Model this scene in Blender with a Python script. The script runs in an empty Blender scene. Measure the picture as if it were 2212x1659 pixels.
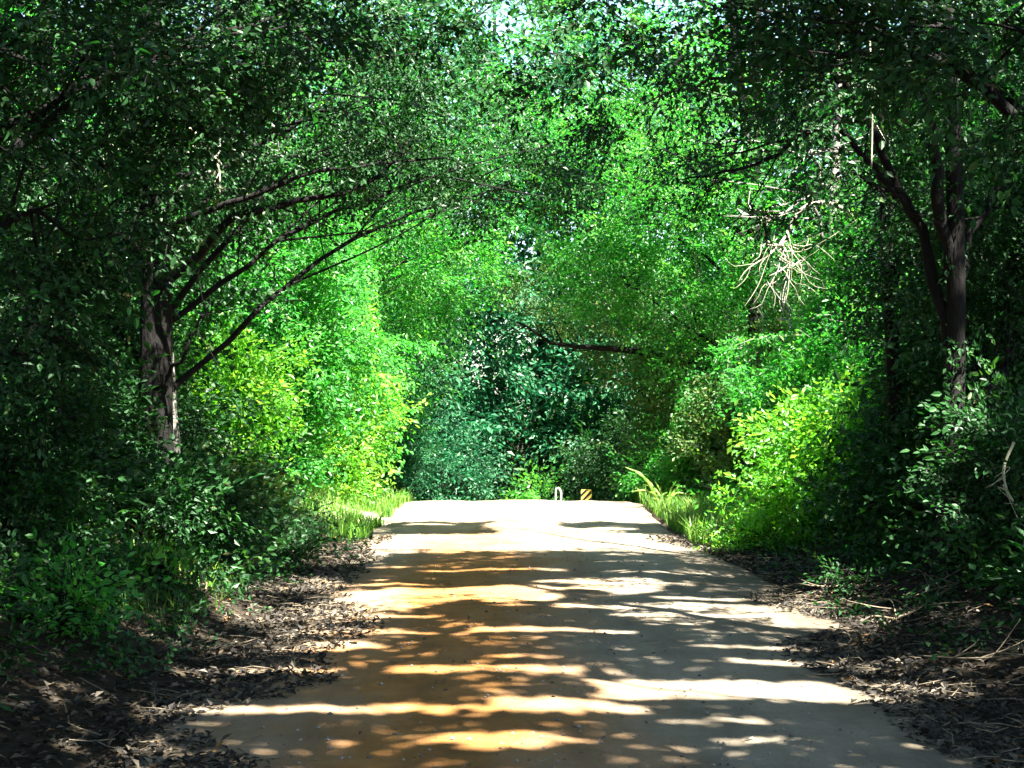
import bpy, math
import numpy as np
from mathutils import Vector
scene = bpy.context.scene

# ------------------------------------------------------------------ camera, sky, sun, exposure
CAMZ, FPX, HROW = 1.9, 1500.0, 403.0
cam_d = bpy.data.cameras.new('camera')
cam_d.sensor_width = 36.0
cam_d.lens = FPX / 1024 * 36.0
cam_d.clip_start = 0.1
cam_d.clip_end = 2000
cam = bpy.data.objects.new('camera', cam_d)
scene.collection.objects.link(cam)
cam.location = (0, 0, CAMZ)
cam.rotation_euler = (math.radians(90) + math.atan((HROW - 384) / FPX), 0, 0)
scene.camera = cam

SUN_AZ, SUN_EL = math.radians(140), math.radians(57)
S = np.array([math.sin(SUN_AZ) * math.cos(SUN_EL), math.cos(SUN_AZ) * math.cos(SUN_EL), math.sin(SUN_EL)])
world = bpy.data.worlds.new('World')
scene.world = world
world.use_nodes = True
wn = world.node_tree
bg = wn.nodes['Background']
sky = wn.nodes.new('ShaderNodeTexSky')
sky.sky_type = 'NISHITA'
sky.sun_disc = False
sky.sun_elevation = SUN_EL
sky.sun_rotation = SUN_AZ
wn.links.new(sky.outputs[0], bg.inputs[0])
bg.inputs[1].default_value = 0.055
sun_d = bpy.data.lights.new('sun', 'SUN')
sun_d.energy = 5.0
sun_d.angle = math.radians(0.6)
sun_d.color = (1.0, 0.95, 0.86)
sun = bpy.data.objects.new('sun', sun_d)
scene.collection.objects.link(sun)
sun.rotation_euler = Vector(S).to_track_quat('Z', 'Y').to_euler()
sun.location = (20, 40, 60)

scene.view_settings.view_transform = 'Standard'
scene.view_settings.look = 'None'
scene.view_settings.gamma = 1.0
scene.view_settings.use_curve_mapping = False
scene.view_settings.exposure = 3.5
scene.cycles.use_denoising = True
scene.cycles.max_bounces = 8
scene.cycles.diffuse_bounces = 5
scene.cycles.transmission_bounces = 6
scene.cycles.sample_clamp_indirect = 6.0

# ------------------------------------------------------------------ small helpers
rng = np.random.default_rng(11)


def link(o, parent=None):
    scene.collection.objects.link(o)
    if parent:
        o.parent = parent
    return o


def tag(o, label=None, cat=None, group=None, kind=None):
    if label: o['label'] = label
    if cat: o['category'] = cat
    if group: o['group'] = group
    if kind: o['kind'] = kind
    return o


def empty(name, loc, label, cat, group=None):
    o = bpy.data.objects.new(name, None)
    o.location = loc
    o.empty_display_size = 0.2
    link(o)
    return tag(o, label, cat, group)


def mesh_np(name, verts, faces, mats, tint=None, mat_idx=None, smooth=False):
    """faces: (n,k) int array of one polygon size, or a list of such arrays"""
    me = bpy.data.meshes.new(name)
    fl = faces if isinstance(faces, list) else [faces]
    fl = [f for f in fl if len(f)]
    verts = np.asarray(verts, np.float32)
    me.vertices.add(len(verts))
    me.vertices.foreach_set('co', verts.ravel())
    nl = sum(f.size for f in fl)
    npoly = sum(len(f) for f in fl)
    me.loops.add(nl)
    me.loops.foreach_set('vertex_index', np.concatenate([f.ravel() for f in fl]).astype(np.int32))
    tot = np.concatenate([np.full(len(f), f.shape[1], np.int32) for f in fl])
    start = np.concatenate([[0], np.cumsum(tot)[:-1]]).astype(np.int32)
    me.polygons.add(npoly)
    me.polygons.foreach_set('loop_start', start)
    me.polygons.foreach_set('loop_total', tot)
    if mat_idx is not None:
        me.polygons.foreach_set('material_index', np.asarray(mat_idx, np.int32))
    if smooth:
        me.polygons.foreach_set('use_smooth', np.ones(npoly, bool))
    else:
        me.polygons.foreach_set('use_smooth', np.zeros(npoly, bool))
    if tint is not None:
        a = me.attributes.new('tint', 'FLOAT', 'POINT')
        a.data.foreach_set('value', np.asarray(tint, np.float32))
    for m in (mats if isinstance(mats, (list, tuple)) else [mats]):
        me.materials.append(m)
    me.update(calc_edges=True)
    return me


def obj(name, me, parent=None, loc=None):
    o = bpy.data.objects.new(name, me)
    if loc is not None: o.location = loc
    return link(o, parent)


def smooth01(a, b, x):
    t = np.clip((np.asarray(x, float) - a) / float(b - a), 0, 1)
    return t * t * (3 - 2 * t)


def vnoise(x, y, seed=0):
    """value noise in 0..1"""
    x = np.asarray(x, float); y = np.asarray(y, float)
    xi = np.floor(x).astype(np.int64); yi = np.floor(y).astype(np.int64)
    fx = x - xi; fy = y - yi
    fx = fx * fx * (3 - 2 * fx); fy = fy * fy * (3 - 2 * fy)
    def hsh(a, b):
        h = (a * 374761393 + b * 668265263 + seed * 974634777) & 0x7fffffff
        h = ((h ^ (h >> 13)) * 1274126177) & 0x7fffffff
        h = (h ^ (h >> 16)) & 0x7fffffff
        return (h % 100003) / 100003.0
    return (hsh(xi, yi) * (1 - fx) * (1 - fy) + hsh(xi + 1, yi) * fx * (1 - fy)
            + hsh(xi, yi + 1) * (1 - fx) * fy + hsh(xi + 1, yi + 1) * fx * fy)


def base_h(y):
    y = np.asarray(y, float)
    hump = 0.07 * smooth01(13, 26, y)
    d = np.clip(y - 26, 0, 4.5)
    z = hump - 0.011 * d * d
    z = z - 0.099 * np.clip(y - 30.5, 0, 15)
    return z - 0.02 * np.clip(y - 45.5, 0, 12)


def ground_h(x, y):
    x = np.asarray(x, float); y = np.asarray(y, float)
    wob = 0.5 * (vnoise(y * 0.35, x * 0 + 3.1, 5) - 0.5)
    left = smooth01(2.3, 4.6, -(x) + wob) * 0.85 + smooth01(5, 12, -x) * 0.5
    right = smooth01(3.1, 5.6, x + wob) * 0.75 + smooth01(5.5, 12, x) * 0.5
    bump = 0.16 * (vnoise(x * 0.9, y * 0.9, 9) - 0.5) * smooth01(2.2, 3.5, np.abs(x))
    return base_h(y) + left + right + bump


def road_half(y, side):
    y = np.asarray(y, float)
    n = 0.45 * (vnoise(y * 0.55, y * 0 + side * 7.7, 21) - 0.5) + 0.16 * (vnoise(y * 2.3, y * 0 + side * 3.3, 22) - 0.5)
    return 2.2 + n + 0.55 * side * smooth01(26, 11, y)


def at(dx, dy, Y):
    """a place in the lane from a column and row of the picture (2212 wide) and a distance"""
    u, v = dx / 2.1602, dy / 2.1602
    return np.array([(u - 512) / FPX * Y, Y, CAMZ - (v - HROW) / FPX * Y])


# ------------------------------------------------------------------ materials
def new_mat(name):
    m = bpy.data.materials.new(name)
    m.use_nodes = True
    nt = m.node_tree
    nt.nodes.clear()
    out = nt.nodes.new('ShaderNodeOutputMaterial')
    return m, nt, out


def N(nt, t, **kw):
    n = nt.nodes.new(t)
    for k, v in kw.items():
        setattr(n, k, v)
    return n


def ramp(nt, fac, stops, interp='LINEAR'):
    r = N(nt, 'ShaderNodeValToRGB')
    r.color_ramp.interpolation = interp
    el = r.color_ramp.elements
    while len(el) < len(stops): el.new(0.5)
    for e, (p, c) in zip(el, stops):
        e.position = p
        e.color = (c[0], c[1], c[2], 1) if len(c) == 3 else c
    nt.links.new(fac, r.inputs[0])
    return r.outputs[0]


def leaf_mat(name, cols, trans, tw=0.5, rough=0.42, spec=0.5):
    """cols: dark..light reflectance along the per-leaf tint; trans: transmitted tints"""
    m, nt, out = new_mat(name)
    at_ = N(nt, 'ShaderNodeAttribute', attribute_name='tint')
    c = ramp(nt, at_.outputs['Fac'], [(0, cols[0]), (0.55, cols[1]), (0.93, cols[2]), (1.0, cols[3] if len(cols) > 3 else cols[2])])
    t = ramp(nt, at_.outputs['Fac'], [(0, trans[0]), (0.6, trans[1]), (1.0, trans[2])])
    geo = N(nt, 'ShaderNodeNewGeometry')
    bk = N(nt, 'ShaderNodeMix', data_type='RGBA')      # the underside of a leaf is paler than its face
    bk.inputs['B'].default_value = (0.07, 0.20, 0.07, 1)
    mm = N(nt, 'ShaderNodeMath', operation='MULTIPLY')
    mm.inputs[1].default_value = 0.3
    nt.links.new(geo.outputs['Backfacing'], mm.inputs[0])
    nt.links.new(mm.outputs[0], bk.inputs['Factor'])
    nt.links.new(c, bk.inputs['A'])
    p = N(nt, 'ShaderNodeBsdfPrincipled')
    nt.links.new(bk.outputs['Result'], p.inputs['Base Color'])
    p.inputs['Roughness'].default_value = rough
    p.inputs['Specular IOR Level'].default_value = spec
    tr = N(nt, 'ShaderNodeBsdfTranslucent')
    nt.links.new(t, tr.inputs[0])
    mx = N(nt, 'ShaderNodeMixShader')
    mx.inputs[0].default_value = tw
    nt.links.new(p.outputs[0], mx.inputs[1])
    nt.links.new(tr.outputs[0], mx.inputs[2])
    nt.links.new(mx.outputs[0], out.inputs[0])
    return m


def simple_mat(name, stops, scale=(6, 6, 6), rough=0.85, bump=0.0, bscale=30, spec=0.2, detail=6):
    m, nt, out = new_mat(name)
    tc = N(nt, 'ShaderNodeTexCoord')
    mp = N(nt, 'ShaderNodeMapping')
    mp.inputs['Scale'].default_value = scale
    nt.links.new(tc.outputs['Object'], mp.inputs[0])
    nz = N(nt, 'ShaderNodeTexNoise')
    nz.inputs['Scale'].default_value = 1.0
    nz.inputs['Detail'].default_value = detail
    nz.inputs['Roughness'].default_value = 0.65
    nt.links.new(mp.outputs[0], nz.inputs[0])
    c = ramp(nt, nz.outputs['Fac'], stops)
    p = N(nt, 'ShaderNodeBsdfPrincipled')
    nt.links.new(c, p.inputs['Base Color'])
    p.inputs['Roughness'].default_value = rough
    p.inputs['Specular IOR Level'].default_value = spec
    if bump:
        n2 = N(nt, 'ShaderNodeTexNoise')
        n2.inputs['Scale'].default_value = bscale
        n2.inputs['Detail'].default_value = 5
        nt.links.new(mp.outputs[0], n2.inputs[0])
        b = N(nt, 'ShaderNodeBump')
        b.inputs['Strength'].default_value = bump
        b.inputs['Distance'].default_value = 0.03
        nt.links.new(n2.outputs['Fac'], b.inputs['Height'])
        nt.links.new(b.outputs[0], p.inputs['Normal'])
    nt.links.new(p.outputs[0], out.inputs[0])
    return m


def tint_mat(name, stops, rough=0.8, spec=0.3, tw=0.0):
    m, nt, out = new_mat(name)
    a = N(nt, 'ShaderNodeAttribute', attribute_name='tint')
    c = ramp(nt, a.outputs['Fac'], stops)
    p = N(nt, 'ShaderNodeBsdfPrincipled')
    nt.links.new(c, p.inputs['Base Color'])
    p.inputs['Roughness'].default_value = rough
    p.inputs['Specular IOR Level'].default_value = spec
    if tw:
        tr = N(nt, 'ShaderNodeBsdfTranslucent')
        nt.links.new(c, tr.inputs[0])
        mx = N(nt, 'ShaderNodeMixShader')
        mx.inputs[0].default_value = tw
        nt.links.new(p.outputs[0], mx.inputs[1]); nt.links.new(tr.outputs[0], mx.inputs[2])
        nt.links.new(mx.outputs[0], out.inputs[0])
    else:
        nt.links.new(p.outputs[0], out.inputs[0])
    return m


LEAF = {
    'dark': leaf_mat('leaf_shade_dark', [(0.0029, 0.0166, 0.0043), (0.0072, 0.0360, 0.0072), (0.0202, 0.0684, 0.0144), (0.0720, 0.0792, 0.0324)],
                     [(0.0036, 0.0396, 0.0050), (0.0144, 0.0972, 0.0086), (0.0504, 0.1656, 0.0158)], 0.38, 0.42, 0.22),  # deep shade of the wood is darkened into this leaf colour
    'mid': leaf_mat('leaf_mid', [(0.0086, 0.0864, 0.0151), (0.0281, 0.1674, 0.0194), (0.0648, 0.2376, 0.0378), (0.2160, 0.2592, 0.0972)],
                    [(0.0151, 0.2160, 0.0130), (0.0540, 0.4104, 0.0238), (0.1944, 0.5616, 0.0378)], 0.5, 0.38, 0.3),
    'lime': leaf_mat('leaf_lime', [(0.0295, 0.1478, 0.0134), (0.0739, 0.2688, 0.0188), (0.1613, 0.3629, 0.0403), (0.4570, 0.3763, 0.1075)],
                     [(0.0672, 0.3629, 0.0134), (0.2016, 0.6182, 0.0202), (0.4570, 0.7392, 0.0538)], 0.5, 0.4, 0.38),
    'teal': leaf_mat('leaf_shade_teal', [(0.0076, 0.0617, 0.0266), (0.0152, 0.1140, 0.0494), (0.0380, 0.1615, 0.0760), (0.0950, 0.2090, 0.0950)],
                     [(0.0057, 0.0950, 0.0333), (0.0133, 0.1805, 0.0570), (0.0380, 0.2850, 0.0855)], 0.35, 0.42, 0.3),  # skylit shade and haze of the far wood put into the leaf colour
    'olive': leaf_mat('leaf_olive', [(0.020, 0.055, 0.010), (0.050, 0.115, 0.020), (0.11, 0.17, 0.05), (0.28, 0.22, 0.10)],
                      [(0.03, 0.12, 0.01), (0.10, 0.26, 0.02), (0.24, 0.34, 0.05)], 0.4, 0.5, 0.4),
}
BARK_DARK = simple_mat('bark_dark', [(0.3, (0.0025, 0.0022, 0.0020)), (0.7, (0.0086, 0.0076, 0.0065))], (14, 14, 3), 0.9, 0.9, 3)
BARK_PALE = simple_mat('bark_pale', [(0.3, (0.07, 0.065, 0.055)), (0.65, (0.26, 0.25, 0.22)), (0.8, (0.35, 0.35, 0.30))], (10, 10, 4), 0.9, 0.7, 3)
DEADWOOD = simple_mat('dead_wood', [(0.3, (0.20, 0.18, 0.13)), (0.7, (0.38, 0.35, 0.27))], (9, 9, 9), 0.85, 0.4, 3)
VINE_PALE = simple_mat('vine_pale', [(0.3, (0.20, 0.20, 0.13)), (0.7, (0.38, 0.38, 0.26))], (9, 9, 9), 0.85)
TWIG_LITTER = simple_mat('twig_litter', [(0.3, (0.06, 0.05, 0.035)), (0.7, (0.22, 0.18, 0.12))], (20, 20, 20), 0.9)
SOIL = simple_mat('soil', [(0.3, (0.010, 0.009, 0.006)), (0.55, (0.026, 0.020, 0.013)), (0.78, (0.065, 0.050, 0.033))], (1.7, 1.7, 1.7), 0.95, 0.8, 9, 0.1, 10)


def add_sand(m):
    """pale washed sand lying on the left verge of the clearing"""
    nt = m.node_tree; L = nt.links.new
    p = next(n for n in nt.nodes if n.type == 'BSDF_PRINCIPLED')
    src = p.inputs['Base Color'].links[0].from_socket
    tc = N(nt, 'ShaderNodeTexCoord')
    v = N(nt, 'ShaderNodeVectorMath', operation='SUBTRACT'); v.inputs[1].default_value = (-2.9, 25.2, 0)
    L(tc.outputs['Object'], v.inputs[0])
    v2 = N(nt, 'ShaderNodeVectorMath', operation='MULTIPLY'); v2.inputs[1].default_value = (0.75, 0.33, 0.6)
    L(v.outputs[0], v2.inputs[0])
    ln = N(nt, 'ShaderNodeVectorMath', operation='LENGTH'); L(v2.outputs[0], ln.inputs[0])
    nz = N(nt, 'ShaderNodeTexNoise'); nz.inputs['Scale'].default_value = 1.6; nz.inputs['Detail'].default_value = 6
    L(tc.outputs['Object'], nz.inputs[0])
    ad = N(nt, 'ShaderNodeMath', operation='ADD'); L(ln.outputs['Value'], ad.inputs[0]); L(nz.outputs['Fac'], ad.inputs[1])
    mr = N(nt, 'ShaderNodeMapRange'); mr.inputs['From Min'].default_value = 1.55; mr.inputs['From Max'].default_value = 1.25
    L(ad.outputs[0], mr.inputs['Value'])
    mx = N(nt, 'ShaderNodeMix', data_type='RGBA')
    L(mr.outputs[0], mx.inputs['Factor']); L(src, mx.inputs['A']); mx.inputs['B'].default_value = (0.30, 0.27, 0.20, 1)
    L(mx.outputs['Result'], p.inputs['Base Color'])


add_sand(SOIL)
LITTER = tint_mat('dry_leaf', [(0, (0.0075, 0.0060, 0.0045)), (0.45, (0.0240, 0.0195, 0.0142)), (0.75, (0.0713, 0.0600, 0.0420)), (0.92, (0.1725, 0.1462, 0.1050)), (1, (0.2100, 0.1050, 0.0300))], 0.7, 0.35, 0.15)
GRASS = tint_mat('grass_blade', [(0, (0.03, 0.11, 0.012)), (0.6, (0.10, 0.24, 0.02)), (0.9, (0.22, 0.36, 0.05)), (1, (0.42, 0.38, 0.16))], 0.5, 0.4, 0.45)


def road_material():
    m, nt, out = new_mat('road_dirt')
    L = nt.links.new
    tc = N(nt, 'ShaderNodeTexCoord')
    sep = N(nt, 'ShaderNodeSeparateXYZ')
    L(tc.outputs['Object'], sep.inputs[0])
    def noise(scale, det=6, rough=0.6, sx=1, sy=1):
        mp = N(nt, 'ShaderNodeMapping')
        mp.inputs['Scale'].default_value = (sx, sy, 1)
        L(tc.outputs['Object'], mp.inputs[0])
        n = N(nt, 'ShaderNodeTexNoise')
        n.inputs['Scale'].default_value = scale
        n.inputs['Detail'].default_value = det
        n.inputs['Roughness'].default_value = rough
        L(mp.outputs[0], n.inputs[0])
        return n.outputs['Fac']
    def math_(op, a, b=None, clamp=False):
        n = N(nt, 'ShaderNodeMath', operation=op, use_clamp=clamp)
        for i, v in enumerate((a, b)):
            if v is None: continue
            if isinstance(v, (int, float)): n.inputs[i].default_value = v
            else: L(v, n.inputs[i])
        return n.outputs[0]
    # band of orange clay left of the middle, its edges wandering along the lane
    wander = math_('MULTIPLY', math_('SUBTRACT', noise(0.5, 4, 0.6, 1, 0.5), 0.5), 2.6)
    xx = math_('ADD', sep.outputs[0], wander)
    dist = math_('ABSOLUTE', math_('ADD', xx, 0.5))
    band = math_('SUBTRACT', 1.0, math_('DIVIDE', math_('SUBTRACT', dist, 0.25), 1.25), True)
    band = math_('MULTIPLY', band, math_('ADD', 0.65, math_('MULTIPLY', noise(1.6, 5), 0.85)), True)
    band = math_('MULTIPLY', band, math_('SUBTRACT', 1.0, math_('DIVIDE', math_('SUBTRACT', sep.outputs[1], 17.0), 8.0), True))
    clay = ramp(nt, noise(2.2, 8, 0.7), [(0.25, (0.15, 0.070, 0.020)), (0.55, (0.26, 0.122, 0.036)), (0.8, (0.31, 0.175, 0.07))])
    sand = ramp(nt, noise(1.4, 9, 0.72, 1, 0.6), [(0.25, (0.11, 0.091, 0.066)), (0.5, (0.205, 0.172, 0.124)), (0.75, (0.29, 0.25, 0.19))])
    mix = N(nt, 'ShaderNodeMix', data_type='RGBA')
    L(band, mix.inputs['Factor']); L(sand, mix.inputs['A']); L(clay, mix.inputs['B'])
    # dark organic dirt towards the edges of the lane and scattered specks
    ex = math_('ADD', math_('ABSOLUTE', math_('SUBTRACT', sep.outputs[0], 0.12)), math_('MULTIPLY', math_('SUBTRACT', noise(1.3, 8, 0.75), 0.5), 1.5))
    edge = math_('MULTIPLY', math_('SUBTRACT', ex, 1.5), 0.9, True)
    edge = math_('MULTIPLY', edge, 0.8)
    mix2 = N(nt, 'ShaderNodeMix', data_type='RGBA')
    L(edge, mix2.inputs['Factor']); L(mix.outputs['Result'], mix2.inputs['A'])
    mix2.inputs['B'].default_value = (0.055, 0.042, 0.028, 1)
    speck = ramp(nt, noise(26, 3, 0.6), [(0.62, (0, 0, 0)), (0.72, (1, 1, 1))])
    mix3 = N(nt, 'ShaderNodeMix', data_type='RGBA')
    L(math_('MULTIPLY', speck, 0.55), mix3.inputs['Factor']); L(mix2.outputs['Result'], mix3.inputs['A'])
    mix3.inputs['B'].default_value = (0.10, 0.075, 0.05, 1)
    # wheel wear drawn out along the lane, and fine grit
    wear = math_('ADD', 0.62, math_('MULTIPLY', noise(1.0, 5, 0.6, 3.2, 0.22), 0.75))
    grit = math_('ADD', 0.70, math_('MULTIPLY', noise(70, 4, 0.7), 0.60))
    mul = N(nt, 'ShaderNodeMix', data_type='RGBA', blend_type='MULTIPLY')
    mul.inputs['Factor'].default_value = 1.0
    L(mix3.outputs['Result'], mul.inputs['A'])
    L(math_('MULTIPLY', wear, grit), mul.inputs['B'])
    p = N(nt, 'ShaderNodeBsdfPrincipled')
    L(mul.outputs['Result'], p.inputs['Base Color'])
    p.inputs['Roughness'].default_value = 0.92
    p.inputs['Specular IOR Level'].default_value = 0.15
    b = N(nt, 'ShaderNodeBump')
    b.inputs['Strength'].default_value = 0.55
    b.inputs['Distance'].default_value = 0.03
    h = math_('ADD', noise(9, 8, 0.7), math_('MULTIPLY', noise(55, 3), 0.35))
    L(h, b.inputs['Height']); L(b.outputs[0], p.inputs['Normal'])
    L(p.outputs[0], out.inputs[0])
    return m


ROAD = road_material()

# ------------------------------------------------------------------ ground and road
xs = np.unique(np.round(np.concatenate([np.linspace(-300, -40, 14), np.linspace(-40, -12, 15), np.linspace(-12, 12, 97), np.linspace(12, 40, 15), np.linspace(40, 300, 14)]), 4))
ys = np.unique(np.round(np.concatenate([np.linspace(-120, -10, 12), np.linspace(-10, 60, 211), np.linspace(60, 120, 20), np.linspace(120, 400, 15)]), 4))
X, Y = np.meshgrid(xs, ys)
Z = ground_h(X, Y)
inroad = (X > 0.12 - road_half(Y, 0) - 0.05) & (X < 0.12 + road_half(Y, 1) + 0.05) & (Y < 62)
Z = np.where(inroad, Z - 0.07, Z)
nx, ny = len(xs), len(ys)
idx = np.arange(nx * ny).reshape(ny, nx)
q = np.stack([idx[:-1, :-1], idx[:-1, 1:], idx[1:, 1:], idx[1:, :-1]], -1).reshape(-1, 4)
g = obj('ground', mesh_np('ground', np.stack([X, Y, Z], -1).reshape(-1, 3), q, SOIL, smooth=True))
tag(g, kind='structure')


def road_h(x, y):
    z = base_h(y) + 0.012
    xr = x - 0.12
    z = z + 0.045 * (1 - (xr / 2.3) ** 2) - 0.02 * np.exp(-((xr - 0.85) / 0.3) ** 2) - 0.02 * np.exp(-((xr + 0.85) / 0.3) ** 2)
    return z + 0.022 * (vnoise(x * 1.6, y * 1.1, 31) - 0.5) + 0.014 * (vnoise(x * 5, y * 5, 32) - 0.5)


ry = np.concatenate([np.arange(-6, 32, 0.13), np.arange(32, 62, 0.5)])
t = np.linspace(0, 1, 48)
RX = (0.12 - road_half(ry, 0))[:, None] * (1 - t) + (0.12 + road_half(ry, 1))[:, None] * t
RY = np.repeat(ry[:, None], 48, 1)
RZ = road_h(RX, RY)
RZ[:, 0] -= 0.06; RZ[:, -1] -= 0.06
idx = np.arange(RX.size).reshape(RX.shape)
q = np.stack([idx[:-1, :-1], idx[:-1, 1:], idx[1:, 1:], idx[1:, :-1]], -1).reshape(-1, 4)
r = obj('dirt_road', mesh_np('dirt_road', np.stack([RX, RY, RZ], -1).reshape(-1, 3), q, ROAD, smooth=True))
tag(r, kind='structure')

# ------------------------------------------------------------------ where the sun comes through the canopy
KX, KY = S[0] / S[2], S[1] / S[2]
STRIPS = [  # x0, x1, y0, y1 on the lane: patches of full sun, seen as bright bars across it
    (-4.6, 2.9, 22.9, 28.8), (-2.4, 3.6, 18.95, 20.75),
    (0.45, 3.2, 9.45, 10.15), (-2.2, 0.9, 9.02, 9.3), (-0.9, 0.5, 10.3, 10.65), (-2.3, -1.3, 10.35, 10.6),
    (1.2, 3.1, 10.75, 10.98), (1.3, 2.3, 11.45, 11.6), (-1.9, -0.9, 12.2, 12.4), (0.0, 0.9, 12.15, 12.4), (-1.7, -0.7, 13.1, 13.3),
    (0.2, 1.6, 13.6, 13.8), (1.2, 2.6, 14.3, 14.5), (-1.5, 0.4, 14.9, 15.15), (0.3, 1.2, 15.4, 15.6), (1.0, 1.9, 16.4, 16.7), (-1.0, 0.6, 16.5, 16.7),
    (0.9, 1.8, 8.75, 8.9), (-0.7, 0.3, 8.2, 8.33), (1.0, 2.0, 8.3, 8.4), (-2.6, -1.8, 12.7, 13.1), (2.4, 3.3, 12.6, 13.2), (-3.4, -2.4, 14.5, 15.0),
]


def sun_open(p):
    """0 none, 1 partly open canopy, 2 fully open, by where the sun's ray through p meets the lane"""
    gx = p[:, 0] - p[:, 2] * KX
    gy = p[:, 1] - p[:, 2] * KY
    wx = gx + 0.5 * (vnoise(gx * 1.3, gy * 2.2, 41) - 0.5)
    wy = gy + 0.55 * (vnoise(gx * 1.1, gy * 1.7, 42) - 0.5)
    m = np.zeros(len(p), int)
    m[(wy > 18.6) & (wy < 33) & (np.abs(wx) < 9)] = 1
    m[(gy > 20.95) & (gy < 22.75) & (wx > -2.4) & (wx < 2.9)] = 0
    # scattered coin-sized gaps everywhere
    n = vnoise(gx * 0.75 + 7, gy * 5.2, 43)
    m[(n > 0.82) & (m == 0) & ~((gx > 1.9) & (gy > 14.4) & (gy < 17.4))] = 2
    for x0, x1, y0, y1 in STRIPS:
        w2 = gy + (0.12 if y1 - y0 < 1.2 else 0.3) * (vnoise(gx * 1.5, gy * 0.7, 44) - 0.5)
        m[(wx > x0) & (wx < x1) & (w2 > y0) & (w2 < y1)] = 2
    return m


def carve(p, r, zlow=3.0, zgap=5.6, gap_keep=0.28):
    m = sun_open(p)
    zl = p[:, 2] - np.minimum(base_h(p[:, 1]), 0)
    gx = p[:, 0] - p[:, 2] * KX
    gy = p[:, 1] - p[:, 2] * KY
    zg = zgap + 3.0 * (vnoise(gx * 0.55, gy * 0.55, 46) - 0.5)
    wall = (p[:, 0] < -2.3) & (zl < zgap + 1.0) & (gy > 18)
    drop = ((m == 2) & (zl > zlow) & ~wall) | ((m == 1) & (zl > zg) & (r.random(len(p)) > gap_keep))
    # thin places of the high roof: light falls on the lower leaves there
    drop |= (p[:, 2] > 7.6) & (gy > 12.5) & (gy < 33) & (vnoise(gx * 0.9, gy * 0.9, 45) > 0.55) & (np.abs(gx + 1.0) < 4.5)
    drop |= (p[:, 2] > 7.6) & (gy > 9) & (vnoise(gx * 1.6, gy * 1.6, 47) > np.where(gy > 14.5, 0.745, 0.85)) & (np.abs(gx) > 3.0) & ~((gx < -3.6) & (gx > -6.3) & (gy > 15.8) & (gy < 18.8)) & ~((gx > 0) & (gx < 4.6) & (gy < 17.6))
    # road itself in the open stretch: nothing low hangs over it
    drop |= (m == 2) & (zl > 0.6) & (np.abs(gx) < 2.2) & (p[:, 1] < 32)
    return ~drop


# ------------------------------------------------------------------ leaf sprays
def unit(v):
    return v / np.maximum(np.linalg.norm(v, axis=-1, keepdims=True), 1e-9)


def make_spray(r, n, leaf, length):
    """leaves set alternately along an arching, twice-forked twig; x is forward, z up"""
    b, d, nn, l, w = [], [], [], [], []
    stems = [(np.zeros(3), np.array([1.0, 0, 0.05]), length, n)]
    for k in range(2):
        s = (-1) ** k
        stems.append((np.array([length * (0.25 + 0.2 * k), 0, 0.0]), unit(np.array([0.75, s * 0.75, r.normal(0, 0.15)])), length * 0.6, n // 2))
    for o, dr, L, cnt in stems:
        side = unit(np.cross([0, 0, 1], dr))
        for i in range(cnt):
            f = (i + 0.6) / cnt
            pos = o + dr * L * f + np.array([0, 0, -0.18 * L * f * f]) + r.normal(0, 0.012, 3)
            s = 1 if i % 2 else -1
            ld = unit(dr * (0.55 + 0.4 * f) + side * s * (1.0 - 0.5 * f) + np.array([0, 0, -0.25]) + r.normal(0, 0.28, 3))
            nv = np.array([0, 0, 1.0]) + r.normal(0, 0.45, 3)
            nv = unit(nv - ld * np.dot(nv, ld))
            b.append(pos); d.append(ld); nn.append(nv)
            ll = leaf * r.uniform(0.65, 1.2)
            l.append(ll); w.append(ll * r.uniform(0.42, 0.62))
    tw = [(o, o + dr * L * 0.95 + np.array([0, 0, -0.18 * L])) for o, dr, L, cnt in stems]
    return tuple(np.array(a) for a in (b, d, nn, l, w)) + (np.array(tw),)


def spray_set(seed, n, leaf, length, k=10):
    r = np.random.default_rng(seed)
    return [make_spray(r, n, leaf, length) for _ in range(k)]


SPRAYS = {
    'fine': spray_set(1, 10, 0.082, 0.55),
    'mid': spray_set(2, 9, 0.105, 0.7),
    'big': spray_set(3, 8, 0.17, 0.95),
    'roof': spray_set(4, 7, 0.27, 1.3),
    'tiny': spray_set(5, 9, 0.055, 0.34),
}


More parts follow.
